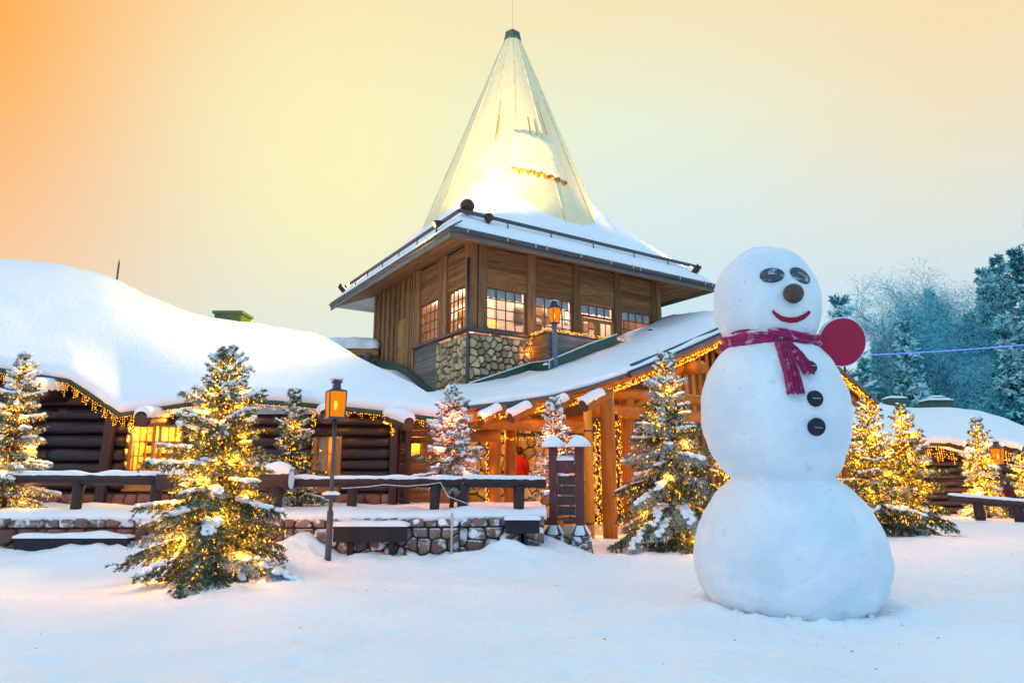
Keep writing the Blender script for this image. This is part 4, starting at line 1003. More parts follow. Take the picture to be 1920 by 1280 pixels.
icicle_lights('icicle lights along the cabin eave behind the street lamp', ep[9:13], (.04, .16), .05, .045, 9, 1.1, seed=63, out=Vector((0, .25, -.22)))
for i, (px, py, lab) in enumerate(((588, 775, 'short bunch of warm bulbs hanging beside the street lamp'), (735, 790, 'short bunch of warm bulbs hanging at the cabin corner'), (246, 790, 'short bunch of warm bulbs hanging at the shop window corner'))):
    p = P(px, py, 15.3); garland(lab, [p, p + Vector((.03, 0, -.28))], .06, 90, 0, 1, seed=70 + i, br=.012)

# ------------------------------------------------------------------ terrace, its stone wall and rails
TZ = .90
WP = [P(-420, 960, 13.2), P(535, 960, 13.2), P(862, 960, 13.45), P(1020, 960, 13.9)]
WP = [Vector((p.x, p.y, 0)) for p in WP]
def terrace():
    wall = thing('retaining_wall', 'reddish fieldstone retaining wall dusted with snow below the terrace', 'wall', (WP[1].x, WP[1].y, 0)); o = wall.location
    rng = random.Random(3)
    for k, (a, b) in enumerate(zip(WP[:-1], WP[1:])):
        a = a - o; b = b - o; d = (b - a).normalized(); n = Vector((d.y, -d.x, 0))
        MB().hexa([a - n * .02 + Vector((0, 0, -.3)), b - n * .02 + Vector((0, 0, -.3)), b - n * .4 + Vector((0, 0, -.3)), a - n * .4 + Vector((0, 0, -.3)), a - n * .02 + Vector((0, 0, TZ - .06)), b - n * .02 + Vector((0, 0, TZ - .06)), b - n * .4 + Vector((0, 0, TZ - .06)), a - n * .4 + Vector((0, 0, TZ - .06))]).build('wall_core', MORTAR, wall)
        stones(wall, a + n * -.02 + Vector((0, 0, -.1)), d, n, (b - a).length, .72, .31, STONE_S if k else STONE_R, rng, .018, .085)
        stones(wall, a + n * -.02 + Vector((0, 0, .63)), d, n, (b - a).length, .20, .30, STONE_S, rng, .012, .10, ax=.6)
    # terrace floor of snow with a lumpy front edge
    nx, ny = 210, 26; V = np.zeros((ny + 2, nx, 3)); xs = np.linspace(WP[0].x, WP[3].x + .05, nx)
    for i, x in enumerate(xs):
        fy = interp(x, [p.x for p in WP], [p.y for p in WP]) - .06 + .05 * noise.noise(Vector((x * 2.2, 0, 3)))
        for j in range(ny):
            v = (j / (ny - 1)) ** 1.8; y = lerp(fy, 22.5, v); e = min(1, (y - fy) / .22)
            z = TZ - .05 + .10 * e ** .5 + .10 * float(fbm(x * 1.3, y * 1.3, 5)) * e + .07 * max(0, noise.noise(Vector((x * 1.7, y * 1.7, 6)))) * e - max(0, y - 17) * .05
            V[j + 2, i] = (x, y, z)
        w = .05 * noise.noise(Vector((x * 3.5, 1, 9))) + .03 * noise.noise(Vector((x * 9, 1, 9)))
        V[1, i] = (x, fy - .03, TZ - .09 + w); V[0, i] = (x, fy + .05, TZ - .15 + w)
    tag(link('terrace_snow', grid_mesh('terrace_snow', V), SNOW, smooth=True), 'snow-covered terrace floor between the railing and the cabin', 'terrace', kind='structure')
    # two black benches let into the wall and one half buried by the sign
    for px0, px1, py0, py1, Y, lab in ((28, 235, 1008, 1042, 12.85, 'long black bench board against the wall beside the near spruce'), (625, 763, 986, 1016, 13.05, 'black bench board against the stone wall beside the street lamp'), (948, 1012, 974, 1000, 13.4, 'half buried black bench at the end of the stone wall by the sign')):
        p, q = P(px0, py0, Y), P(px1, py1, Y); t = thing('bench', lab, 'bench', (p.x, Y, 0)); L_ = q.x - p.x
        MB().box(0, L_, 0, .05, q.z, p.z).build('front_board', BLACKW, t, bevel=.01); MB().box(0, L_, .052, .26, p.z - .05, p.z - .004).build('seat', BLACKW, t)
        for x in (.25, L_ - .35): MB().box(x, x + .1, .12, .24, -.2, p.z - .055).build('leg', BLACKW, t)
        snow_slab(t, 0, L_, -.02, .25, p.z, .08, seed=int(px0), nx=30, amp=.7)
    # railing
    def rail(lab, a, b, r, posts, th=.05, grp='log rails round the terrace', pr=.10):
        a, b = Vector(a), Vector(b); t = thing('log_railing', lab, 'railing', (a.x, a.y, TZ - .1), 0, None); o = t.location
        rl = log(t, a - o, b - o, r, RAILLOG, 16, 'rail', .04, 14); MB().tube([b - o + Vector((.001, 0, 0)), b - o + Vector((.006, 0, 0))], r * .96, 14).build('end_grain', SNOWB, rl)
        snow_on_log(t, a - o, b - o, r, th, 'rail_snow', .62, int(a.x * 10), 90, 1.5)
        for px in posts:
            x = P(px, 930, a.y).x; f = (x - a.x) / (b.x - a.x); c = a.lerp(b, f) - o
            MB().tube([(c.x - .01, c.y, -.12), (c.x, c.y, c.z * .5), (c.x + .01, c.y, c.z - r * .6)], [pr * .92, pr, pr * 1.08], 12).build('post', POSTLOG, t, True)
            snow_slab(t, c.x - .12, c.x + .12, c.y - .14, c.y + .1, .07, .06, 'post_snow', 6, 6, int(px))
        return t
    rail('snow-dusted log railing in front of the dark gable wall', P(-420, 896, 13.5), P(312, 898, 13.5), .115, (-300, -80, 145, 292), .04)
    rail('thick short railing log with a deep snow cap behind the near spruce', P(300, 900, 13.35), P(546, 899, 13.35), .185, (515,), .17, pr=.15)
    rail('log railing with a loose cable behind the street lamp', P(549, 903, 13.7), P(868, 904, 13.75), .10, (660, 815), .03)
    rail('log railing between the red-lit spruce and the sign', P(866, 903, 13.76), P(1022, 905, 14.1), .105, (868, 973), .035, pr=.11)
    pts = [P(640, 915, 13.55), P(690, 912, 13.5), P(720, 908, 13.5), P(760, 911, 13.5), P(800, 908, 13.5), P(826, 904, 13.55), P(840, 930, 13.5), P(880, 945, 13.5)]
    o = pts[0]; t = thing('cable', 'thin white cable looped along the railing behind the street lamp', 'cable', o); MB().tube([p - o for p in pts], .009, 6).build('wire', LACE, t, True)
    p = P(846, 950, 13.05); t = thing('drain_pipe', 'thin grey pipe running down the stone wall', 'pipe', (p.x, p.y + .22, 0)); MB().tube([(0, 0, .05), (0, 0, .9)], .022, 8).build('pipe', STRAP, t, True)
terrace()

# ------------------------------------------------------------------ sign board by the entrance
def sign():
    Y = 14.5; c = P(1064, 1010, Y); t = thing('notice_board', 'maroon wooden notice board on two posts with snowy caps', 'sign', (c.x, c.y, gz(c.x, c.y) - .02), math.radians(-12))
    SGN = mat('maroon_painted_wood', (.15, .045, .05), (.10, .03, .035), .6, 3, (6, 6, .6), .3, 8, c3=(.55, .5, .52), c3scale=3, c3cut=.70)
    hx = .275
    for s in (-1, 1):
        MB().box(s * hx - .085, s * hx + .085, -.09, .09, .35, 2.20).build('post', SGN, t, bevel=.012)
        cap = MB().hexa([(s * hx - .22, -.2, 2.2), (s * hx + .22, -.2, 2.2), (s * hx + .22, .2, 2.2), (s * hx - .22, .2, 2.2), (s * hx - .06, -.06, 2.30), (s * hx + .06, -.06, 2.30), (s * hx + .06, .06, 2.30), (s * hx - .06, .06, 2.30)]).build('post_cap', SGN, t)
        V = np.zeros((8, 17, 3))
        for j, (r, z) in enumerate(((.235, 2.19), (.245, 2.225), (.24, 2.26), (.20, 2.31), (.14, 2.37), (.09, 2.41), (.04, 2.43), (.001, 2.435))):
            for k in range(17):
                a = 2 * math.pi * k / 16; q = max(abs(math.cos(a)), abs(math.sin(a))) ** .6; V[j, k] = (s * hx + r / q * math.cos(a), r / q * math.sin(a), z)
        link('cap_snow', grid_mesh('cap_snow', V), SNOW, cap, smooth=True)
        MB().hexa([(s * hx - .19, -.2, .42), (s * hx + .19, -.2, .42), (s * hx + .19, .2, .42), (s * hx - .19, .2, .42), (s * hx - .09, -.1, .60), (s * hx + .09, -.1, .60), (s * hx + .09, .1, .60), (s * hx - .09, .1, .60)]).build('post_skirt', SGN, t)
        V = np.zeros((3, 9, 3))
        for j, (r, z) in enumerate(((.20, .425), (.205, .46), (.11, .61))):
            for k in range(9):
                a = 2 * math.pi * (k + .5) / 8; q = max(abs(math.cos(a)), abs(math.sin(a))); V[j, k] = (s * hx + r / q * math.cos(a), r / q * math.sin(a), z)
        link('skirt_snow', grid_mesh('skirt_snow', V), SNOWB, t, smooth=False)
        rng = random.Random(30 + s); MB().box(s * hx - .15, s * hx + .15, -.14, .14, -.2, .42).build('base_core', MORTAR, t)
        stones(t, (s * hx - .16, -.15, -.15), (1, 0, 0), (0, -1, 0), .32, .56, .17, STONE_S, rng, .01, .06)
        for e in (-1, 1): stones(t, (s * hx + e * .16, .14 * -e * -1 if False else -.14, -.15), (0, 1, 0), (e, 0, 0), .28, .56, .17, STONE_S, rng, .01, .06)
    MB().box(-.19, .19, -.06, .06, 1.66, 1.92).build('crossbeam', SGN, t, bevel=.01); snow_slab(t, -.185, .185, -.07, .07, 1.92, .12, seed=2, nx=8, ny=5, over=0)
    FROSTY = mat('thin_frost', (.34, .33, .36), (.16, .13, .14), .8, 9)
    PAN = mat('dark_wood_sign_panel', (.085, .05, .045), (.05, .032, .03), .6, 3, (.6, 6, 6), .3, 8)
    for k in range(4):
        z = .80 + k * .205; p = MB().box(-.182, .182, -.045, -.015, z, z + .192).build('sign_panel', PAN, t, bevel=.03)
        for zz in (z + .006, z + .186): MB().box(-.165, .165, -.050, -.044, zz - .003, zz + .003).build('frost_edge', FROSTY, p)
        for xx in (-.176, .176): MB().box(xx - .003, xx + .003, -.050, -.044, z + .025, z + .165).build('frost_edge', FROSTY, p)
    MB().beam((-.19, 0, .72), (.19, 0, .72), .04, .05).build('bottom_rail', GREEN, t); snow_slab(t, -.1, .06, -.05, 0, 1.605, .05, seed=6, nx=6, ny=4)
    for s in (-1, 1):
        pts = [(s * (.02 + .075 * (1 - k / 14) ** .7 * (1 - math.cos(k * .55))), 0, 2.08 + .06 * (1 - k / 14) * math.sin(k * .55)) for k in range(15)]
        MB().tube(pts, .011, 6).build('scroll', METAL, t, True)
    MB().tube([(.02, 0, 2.1), (.05, 0, 2.27), (.12, 0, 2.30), (.17, 0, 2.24)], .012, 6).build('scroll', METAL, t, True)
    MB().beam((-.2, 0, 2.04), (.2, 0, 2.04), .03, .03).build('iron_bar', METAL, t)
    MB().box(-.1, .12, .1, .4, -.1, .45).build('base_core', MORTAR, t); stones(t, (-.12, .1, -.1), (1, 0, 0), (0, -1, 0), .24, .72, .2, STONE_T, random.Random(44), .012, .06)
sign()

# ------------------------------------------------------------------ snowman
def snowman():
    c = P(1487, 1050, 9.1); base = Vector((c.x, c.y, 0)); t = thing('snowman', 'giant three-ball snowman with a crimson scarf and dark buttons', 'snowman', base)
    B = {'lower_snowball': (Vector((-.05, 0, .60)), 1.175, 1.12, 1), 'middle_snowball': (Vector((-.10, 0, 2.40)), .945, 1.10, 2), 'head': (Vector((-.09, 0, 3.88)), .70, .80, 3)}
    for name, (o, r, rz, sd) in B.items():
        nu, nv = 170, 110; V = np.zeros((nv, nu + 1, 3))
        for j in range(nv):
            th = math.pi * (j + .02) / (nv - .96)
            for i in range(nu + 1):
                ph = 2 * math.pi * (i % nu) / nu; d = Vector((math.sin(th) * math.cos(ph), math.sin(th) * math.sin(ph), math.cos(th)))
                k = 1 + .030 * noise.noise(d * 1.7 + Vector((sd * 9, 0, 0))) + .016 * noise.noise(d * 4.5 + Vector((0, sd * 5, 0))) + .008 * noise.noise(d * 11 + Vector((0, 0, sd))) + .005 * noise.noise(Vector((d.x * 9, d.y * 9, d.z * 40))) - .02 * max(0, noise.noise(d * 3.1 + Vector((7, sd, 0))) - .35)
                q = Vector((d.x * r, d.y * r, d.z * rz)) * k
                if name == 'lower_snowball' and d.z > 0: q.x *= 1 - .05 * d.z; 
                V[nv - 1 - j, i] = o + q
        ob = link(name, grid_mesh(name, V), SNOWB, t, smooth=True)
    # collars of loose snow between the balls
    def lumps(n, R0, z, rr, seed, name):
        rng = random.Random(seed); mb = MB()
        for k in range(n):
            a = rng.uniform(0, 6.283); s = rr * rng.uniform(.5, 1.3); x, y, zz = R0 * math.cos(a) * rng.uniform(.95, 1.03), R0 * math.sin(a) * rng.uniform(.95, 1.03), z + rng.uniform(-.03, .03)
            mb.lathe([(s * .3, -s * .6), (s * rng.uniform(.8, 1), -s * .2), (s * rng.uniform(.7, 1), s * .25), (s * .25, s * .55)], (x, y, zz), 7)
        o = mb.build(name, SNOWB, t, True); o['kind'] = 'stuff'
    lo, mi_ = B['lower_snowball'], B['middle_snowball']; V = np.zeros((13, 121, 3))
    def rad(bb, z): q = 1 - ((z - bb[0].z) / bb[2]) ** 2; return bb[1] * math.sqrt(max(q, 0))
    for i in range(121):
        a = 2 * math.pi * (i % 120) / 120; e = Vector((math.cos(a) * 3, math.sin(a) * 3, 0)); w = .9 * noise.noise(e * 1.1) + .6 * noise.noise(e * 3.3) + .35 * noise.noise(e * 8)
        for j in range(13):
            q = j / 12; z = lerp(1.42, 1.88, q); k = math.sin(math.pi * q) ** 1.5; r = max(rad(lo, z) * (1 - .05 * (z - .6) / 1.12), rad(mi_, z)) + k * (.045 + .03 * w) - (.03 if j in (0, 12) else .008)
            x0 = lerp(-.05, -.10, q); V[j, i] = (x0 + r * math.cos(a), r * math.sin(a), z + .05 * w * k)
    link('snow_collar', grid_mesh('snow_collar', V), SNOWB, t, smooth=True)
    lumps(40, 1.06, -.02, .05, 5, 'loose_snow')
    rng = random.Random(12); mb = MB(); pit = mat('dirt_specks', (.16, .15, .13), (.1, .1, .09), .9, 8)
    for k in range(34):
        o, r, rz, _ = B[rng.choice(list(B))]; a = rng.uniform(-2.9, -.2); zz = rng.uniform(-.6, .75); d = Vector((math.cos(a) * math.sqrt(1 - zz * zz), math.sin(a) * math.sqrt(1 - zz * zz), zz))
        p = o + Vector((d.x * r, d.y * r, d.z * rz)) * 1.004; s = rng.uniform(.003, .007); u = d.cross(Vector((0, 0, 1))).normalized(); v = d.cross(u)
        mb.add([p + u * s * 1.6, p + v * s, p - u * s * 1.4, p - v * s * .8, p + d * s], [(0, 1, 4), (1, 2, 4), (2, 3, 4), (3, 0, 4)])
    o = mb.build('dirt_specks', pit, t); o['kind'] = 'stuff'
    cm = Vector((0, 0, CAMZ)) - base
    def hit(part, px, py, off=0.0):
        o, r, rz, _ = B[part]; d = ray(px, py); s = Vector((1 / r, 1 / r, 1 / rz)); oo = Vector(((cm.x - o.x) * s.x, (cm.y - o.y) * s.y, (cm.z - o.z) * s.z)); dd = Vector((d.x * s.x, d.y * s.y, d.z * s.z))
        a = dd.dot(dd); b = oo.dot(dd); cc = oo.dot(oo) - 1; q = b * b - a * cc
        tt = (-b - math.sqrt(max(q, 0))) / a; p = cm + d * tt; n = Vector(((p.x - o.x) / r ** 2, (p.y - o.y) / r ** 2, (p.z - o.z) / rz ** 2)).normalized(); return p + n * off, n
    EYE = mat('dark_slate_disc', (.035, .055, .075), (.02, .03, .045), .35, 9, (1, 1, 1), .2, spec=.6, c3=(.30, .42, .50), c3scale=9, c3cut=.60)
    BTN = mat('black_button', (.008, .011, .024), (.012, .016, .034), .55, 9, spec=.35, bump=.1)
    CRIM = mat('crimson_cloth', (.42, .03, .14), (.25, .016, .08), .9, 9, bump=.6, bscale=40, c3=(.55, .26, .36), c3scale=9, c3cut=.60, frost=(.76, .62, .70), frost_amt=.14)
    LIP = mat('crimson_felt', (.36, .015, .045), (.25, .01, .03), .85, 9, bump=.2)
    RED = mat('red_painted_disc', (.42, .008, .055), (.38, .007, .048), .5, 3)
    def disc(name, p, n, rx, ry, th, m, rot=0.0, dome=.25):
        u = n.cross(Vector((0, 0, 1))).normalized() * -1; v = n.cross(u) * -1
        if v.z < 0: v = -v
        cu, cv = u * math.cos(rot) + v * math.sin(rot), -u * math.sin(rot) + v * math.cos(rot); mb = MB(); N = 28
        for rr, h in ((1, -th), (1, th * .5), (.93, th), (.55, th * (1 + dome)), (.02, th * (1 + dome))):
            for k in range(N):
                a = 2 * math.pi * k / N; mb.v.append(tuple(p + cu * (rx * rr * math.cos(a)) + cv * (ry * rr * math.sin(a)) + n * h))
        for r_ in range(4):
            for k in range(N): mb.f.append((r_ * N + k, r_ * N + (k + 1) % N, (r_ + 1) * N + (k + 1) % N, (r_ + 1) * N + k))
        mb.f.append(tuple(4 * N + k for k in range(N)))
        o = mb.build(name, m, t, True); me = o.data
        o2 = smooth_angle(o, 45); return o, cu, cv
    px2m = 9.0 / FPX
    for px, py, rx, ry, rot in ((1447.5, 516, 22.5, 15.5, .0), (1500, 517, 22, 15.5, -.55)):
        p, n = hit('head', px, py); e, cu, cv = disc('eye', p, n, rx * 8.6 / FPX, ry * 8.6 / FPX, .025, EYE, rot, .3)
        MB().beam(p + n * .038 - cu * .05, p + n * .038 + cu * .05, .006, .008, n).build('stitch', LACE, e)
    p, n = hit('head', 1483, 552, .02)
    mb = MB(); 
    nose_m = mat('brown_knob', (.09, .062, .052), (.05, .038, .034), .4, 7, bump=.2, frost=FROSTW, frost_amt=.02)
    for j in range(9):
        th = math.pi * j / 8
        for i in range(16):
            a = 2 * math.pi * i / 16; mb.v.append((p.x + .128 * math.sin(th) * math.cos(a) + n.x * .05, p.y + .12 * math.sin(th) * math.sin(a) + n.y * .05, p.z + .128 * math.cos(th) * (1.05 if math.cos(th) < 0 else .95)))
    for j in range(8):
        for i in range(16): mb.f.append((j * 16 + i, j * 16 + (i + 1) % 16, (j + 1) * 16 + (i + 1) % 16, (j + 1) * 16 + i))
    mb.build('nose', nose_m, t, True)
    pts = [hit('head', x, y, .012) for x, y in ((1448, 583), (1456, 591), (1466, 597), (1480, 600), (1494, 599), (1506, 594), (1516, 586))]
    mb = MB(); k0 = 0
    for (p, n), w in zip(pts, (.022, .034, .036, .036, .036, .034, .026)):
        u = Vector((0, 0, 1)) - n * n.z; u.normalize()
        for a, h in ((-1, -.03), (-.9, .012), (0, .022), (.9, .012), (1, -.03)): mb.v.append(tuple(p + u * w * a + n * h))
    for i in range(6):
        for j in range(4): a = i * 5 + j; mb.f.append((a, a + 5, a + 6, a + 1))
    mb.build('mouth', LIP, t, True)
    for px, py, r in ((1519, 688, 12.5), (1528, 747, 15), (1531, 800, 16.5)):
        p, n = hit('middle_snowball', px, py); b_, cu, cv = disc('button', p, n, r * 8.35 / FPX, r * 8.35 / FPX, .03, BTN, 0, .3)
        MB().beam(p + n * .042 - cu * .05, p + n * .042 + cu * .05 - cv * .006, .005, .007, n).build('stitch', LACE, b_)
    # scarf round the neck: folded band
    N, Mr = 96, 16; V = np.zeros((Mr, N + 1, 3))
    for i in range(N + 1):
        a = 2 * math.pi * (i % N) / N
        for j in range(Mr):
            q = j / (Mr - 1); z = 3.19 + .25 * q + .03 * math.sin(a * 2 + .6)
            r = .575 + .075 * math.sin(math.pi * q) + .030 * math.sin(q * 14 + 1.6 * math.sin(a * 4) + a * 3) + .025 * noise.noise(Vector((math.cos(a) * 6, math.sin(a) * 6, q * 5)))
            if j in (0, Mr - 1): r -= .09
            V[j, i] = (r * math.cos(a) - .09, r * math.sin(a), z)
    scarf = link('scarf', grid_mesh('scarf', V), CRIM, t, smooth=True)
    def tail(path, w0, w1, th, seed):
        n_ = len(path) * 4; P2 = []
        for k in range(n_ + 1):
            f = k / n_ * (len(path) - 1); i = min(int(f), len(path) - 2); q = f - i; a, b = path[i], path[i + 1]; P2.append((lerp(a[0], b[0], q), lerp(a[1], b[1], q)))
        V = np.zeros((n_ + 1, 15, 3))
        for k, (x, y) in enumerate(P2):
            p, n = hit('middle_snowball', x, y, .02 + th); s = Vector((1, 0, 0)) - n * n.x; s.normalize(); w = lerp(w0, w1, k / n_)
            for j in range(15):
                q = (j / 14 - .5) * 2; h = th * (math.sin(j * 2.1 + seed + k * .25) * .6 + .5) * (1 - abs(q) ** 4) + .012 * noise.noise(Vector((j * .7, k * .6, seed)))
                V[k, j] = p + s * (q * w) + n * (h - (.05 if abs(q) == 1 else 0)) + Vector((0, 0, (.05 * noise.noise(Vector((j * .9, seed, 3))) if k == n_ else 0)))
        link('scarf_tail', grid_mesh('scarf_tail', V), CRIM, scarf, smooth=True)
    tail([(1462, 640), (1472, 665), (1484, 700), (1492, 740)], .075, .105, .035, 1); tail([(1470, 645), (1487, 660), (1505, 680), (1516, 703)], .07, .065, .03, 4)
    p, n = hit('middle_snowball', 1455, 632, .0); mb = MB().lathe([(.02, -.08), (.09, -.06), (.12, 0), (.09, .07), (.02, .09)], (p.x - .02, p.y - .03, p.z + .03), 14)
    mb.v = [tuple(Vector(v) * (1 + .03 * noise.noise(Vector(v) * 9))) for v in mb.v]; mb.build('scarf_knot', CRIM, scarf, True)
    # round red board stuck into the shoulder as a hand
    p = P(1578, 641, 9.0) - base; n = Vector((-.62, -.78, -.10)).normalized(); n = (Vector((0, 0, CAMZ)) - base - p).normalized(); n = (n + Vector((.45, 0, -.05))).normalized()
    d_, cu, cv = disc('hand_disc', p, n, .325, .335, .03, SNOWB, 0, 0); disc('disc_face', p + n * .022, n, .312, .322, .014, RED, 0, 0)[0].parent = d_
    MB().tube([p - n * .02 - cv * .2 - cu * .1, p - cv * .45 - cu * .42 - n * .25], .03, 8).build('disc_stick', WZ, d_)
snowman()

# ------------------------------------------------------------------ spruces
def icosa():
    t_ = (1 + 5 ** .5) / 2
    V = [(-1, t_, 0), (1, t_, 0), (-1, -t_, 0), (1, -t_, 0), (0, -1, t_), (0, 1, t_), (0, -1, -t_), (0, 1, -t_), (t_, 0, -1), (t_, 0, 1), (-t_, 0, -1), (-t_, 0, 1)]
    F = [(0, 11, 5), (0, 5, 1), (0, 1, 7), (0, 7, 10), (0, 10, 11), (1, 5, 9), (5, 11, 4), (11, 10, 2), (10, 7, 6), (7, 1, 8), (3, 9, 4), (3, 4, 2), (3, 2, 6), (3, 6, 8), (3, 8, 9), (4, 9, 5), (2, 4, 11), (6, 2, 10), (8, 6, 7), (9, 8, 1)]
    V = [np.array(v) / np.linalg.norm(v) for v in V]; mid = {}; F2 = []
    def m(a, b):
        k = (min(a, b), max(a, b))
        if k not in mid: v = V[a] + V[b]; V.append(v / np.linalg.norm(v)); mid[k] = len(V) - 1
        return mid[k]
    for a, b, c in F: ab, bc, ca = m(a, b), m(b, c), m(c, a); F2 += [(a, ab, ca), (b, bc, ab), (c, ca, bc), (ab, bc, ca)]
    return np.array(V), np.array(F2)
ICV, ICF = icosa()
def blobs(C, A, B_, S, seed):
    """ellipsoids: centres C, along-axis A (unit), side-axis B_ (unit), sizes S (n,3)"""
    rng = np.random.default_rng(seed); n = len(C); U = np.cross(A, B_); U /= np.maximum(np.linalg.norm(U, axis=1), 1e-6)[:, None]; U *= np.sign(U[:, 2:3] + 1e-9)
    k = rng.uniform(.72, 1.25, (n, len(ICV), 1))
    V = (ICV[None, :, 0:1] * (A * S[:, 0:1])[:, None] + ICV[None, :, 1:2] * (B_ * S[:, 1:2])[:, None] + ICV[None, :, 2:3] * (U * S[:, 2:3])[:, None]) * k + C[:, None]
    return V.reshape(-1, 3), (ICF[None] + np.arange(n)[:, None, None] * len(ICV)).reshape(-1, 3)
NEEDLE = mat('spruce_needles', (.045, .095, .05), (.075, .12, .05), .6, 3, spec=.25)
NEEDLE2 = mat('spruce_needles_glow_tinted', (.12, .12, .04), (.07, .10, .035), .6, 3, spec=.25)  # yellow of the bulb glow put into a share of the needles
FROSTN = mat('frosted_needles', (.50, .60, .62), (.26, .37, .38), .7, 4, spec=.2)
BARK = mat('spruce_bark', (.085, .055, .04), (.05, .032, .025), .85, 5, (3, 3, .6), .5, 9)
TEALN = mat('frosty_haze_tinted_needles', (.02, .23, .26), (.04, .31, .34), .7, .5, spec=.15)  # teal of the hazy distance put into the needle colour
TEALF = mat('haze_tinted_rime', (.32, .74, .82), (.50, .82, .88), .75, .5, spec=.15)  # rime, with the blue-green of far haze put into its colour
PALEF = mat('haze_tinted_birch_rime', (.10, .58, .70), (.32, .72, .82), .75, .25, spec=.1)  # birch rime carrying the same haze tint in its colour
def spruce_mesh(h, R, seed, NB=150, ds=.05, bl=.045, bw=.010, frost=.35, snow=.6, z0=.06, droop=1.0, blob=1.0, mats=None, trunk_r=None, blades=3, fill=1.0, clump=1.0, shape=.85):
    rng = np.random.default_rng(seed); rr = random.Random(seed)
    bw_pts = []; wood = MB(); tr = trunk_r or .016 * h + .01
    wood.tube([(0, 0, -.15), (.01 * h, 0, h * .35), (-.005 * h, .005 * h, h * .7), (0, 0, h * 1.0)], [tr, tr * .72, tr * .36, tr * .06], 8)
    TB, TD, TL, TF = [], [], [], []           # twig base, direction, length, frost flag
    SC, SA, SB, SS = [], [], [], []           # snow blobs
    bulbs_at = []; NW = max(8, int(NB / 7.5)); WF = [rr.uniform(.8, 1.18) for _ in range(NW + 1)]
    for i in range(NB):
        wh = int(i / NB * NW); t = z0 + (1 - z0 - .015) * max(0, (wh + .5 + rr.gauss(0, .16)) / NW) ** .95; t = min(max(t, z0), .985)
        az = i * 2.39996 + rr.uniform(-.35, .35); L = R * ((1 - t) ** shape) * rr.uniform(.62, 1.08) * WF[wh] * (1 if t > z0 + .05 else rr.uniform(.8, 1.0)) + .012 * h
        up0 = lerp(-.08, .75, t ** 1.3) + rr.uniform(-.1, .1); dr = lerp(.50, .12, t) * droop
        o = np.array((0, 0, h * t)); rad = np.array((math.cos(az), math.sin(az), 0)); sid = np.array((-math.sin(az), math.cos(az), 0))
        n = 7; S_ = np.linspace(0, 1, n); bend = rr.uniform(-.12, .12)
        pts = [o + rad * (L * s) + sid * (L * bend * s * s) + np.array((0, 0, L * (up0 * s - dr * s * s + .16 * s ** 3))) for s in S_]
        wood.tube([tuple(p) for p in pts], [max(.004 * h, tr * .22) * (1 - .85 * s) for s in S_], 4, False)
        heavy = rr.random() < snow * (.25 + 1.0 * t); fr = rr.random() < frost
        m = max(3, int(L / ds)); clear = .12 * rr.random()
        for k in range(m):
            s = clear + (1 - clear) * (k + rr.random()) / m; f = s * (n - 1); q = min(int(f), n - 2); w = f - q; p = pts[q] * (1 - w) + pts[q + 1] * w; d = pts[q + 1] - pts[q]; d = d / np.linalg.norm(d)
            bulbs_at.append(p)
            for sg in (-1, 1):
                if rr.random() > fill: continue
                l = (.32 * L * (1 - s) ** .8 + (.05 * R + .012 * h) * (1.15 - t)) * rr.uniform(.6, 1.15); 
                TB.append(p); v = d * rr.uniform(.45, .9) + sid * sg * rr.uniform(.5, 1.0) + np.array((0, 0, rr.uniform(-.55, -.02) * droop)); TD.append(v / np.linalg.norm(v)); TL.append(l); TF.append(fr or rr.random() < frost * .4)
            if rr.random() < .35: v = d * .6 + np.array((0, 0, rr.uniform(-.8, .5))); TB.append(p); TD.append(v / np.linalg.norm(v)); TL.append((.12 * L + .03 * R) * rr.uniform(.6, 1.2)); TF.append(fr)
        TB.append(pts[-2]); v = pts[-1] - pts[-2]; TD.append(v / np.linalg.norm(v)); TL.append(np.linalg.norm(v) * 1.35); TF.append(fr)
        if heavy:
            m2 = max(3, int(L / (.055 * clump * blob)))
            for k in range(m2):
                s = lerp(.3, 1.03, (k + rr.random()) / m2) ** .8; f = min(s, .999) * (n - 1); q = min(int(f), n - 2); w = f - q; p = pts[q] * (1 - w) + pts[q + 1] * w; d = pts[q + 1] - pts[q]; d = d / np.linalg.norm(d)
                wd = .10 * L * (1.25 - s) + .02 * blob; sc = rr.uniform(.6, 1.25)
                SC.append(p + sid * rr.uniform(-1, 1) * wd * 1.1 + np.array((0, 0, .018 * blob))); SA.append(d); SB.append(sid); SS.append((.058 * blob * sc, (.036 * blob + wd * .42) * sc, .030 * blob * sc * rr.uniform(.8, 1.6)))
    TB, TD, TL, TF = np.array(TB), np.array(TD), np.array(TL), np.array(TF)
    # leader
    # needles: blades along every twig
    nb = np.maximum(2, (TL / bl * 1.5).astype(int)); idx = np.repeat(np.arange(len(TB)), nb * blades); N = len(idx)
    s = rng.uniform(.05, 1.0, N); d = TD[idx]; base = TB[idx] + d * (s * TL[idx])[:, None]; base[:, 2] -= .25 * (s ** 2) * TL[idx] * droop
    rv = rng.normal(size=(N, 3)); rv[:, 2] *= .55; rv -= (rv * d).sum(1)[:, None] * d; rv /= np.maximum(np.linalg.norm(rv, axis=1), 1e-6)[:, None]
    bd = d * rng.uniform(.5, .95, (N, 1)) + rv * rng.uniform(.35, .8, (N, 1)); bd /= np.linalg.norm(bd, axis=1)[:, None]
    wv = np.cross(bd, rng.normal(size=(N, 3))); wv /= np.maximum(np.linalg.norm(wv, axis=1), 1e-6)[:, None]
    ln = bl * rng.uniform(.7, 1.5, (N, 1)); wd = bw * 1.15 * rng.uniform(.7, 1.3, (N, 1))
    V = np.stack([base, base + bd * ln * .45 + wv * wd, base + bd * ln, base + bd * ln * .45 - wv * wd], 1).reshape(-1, 3)
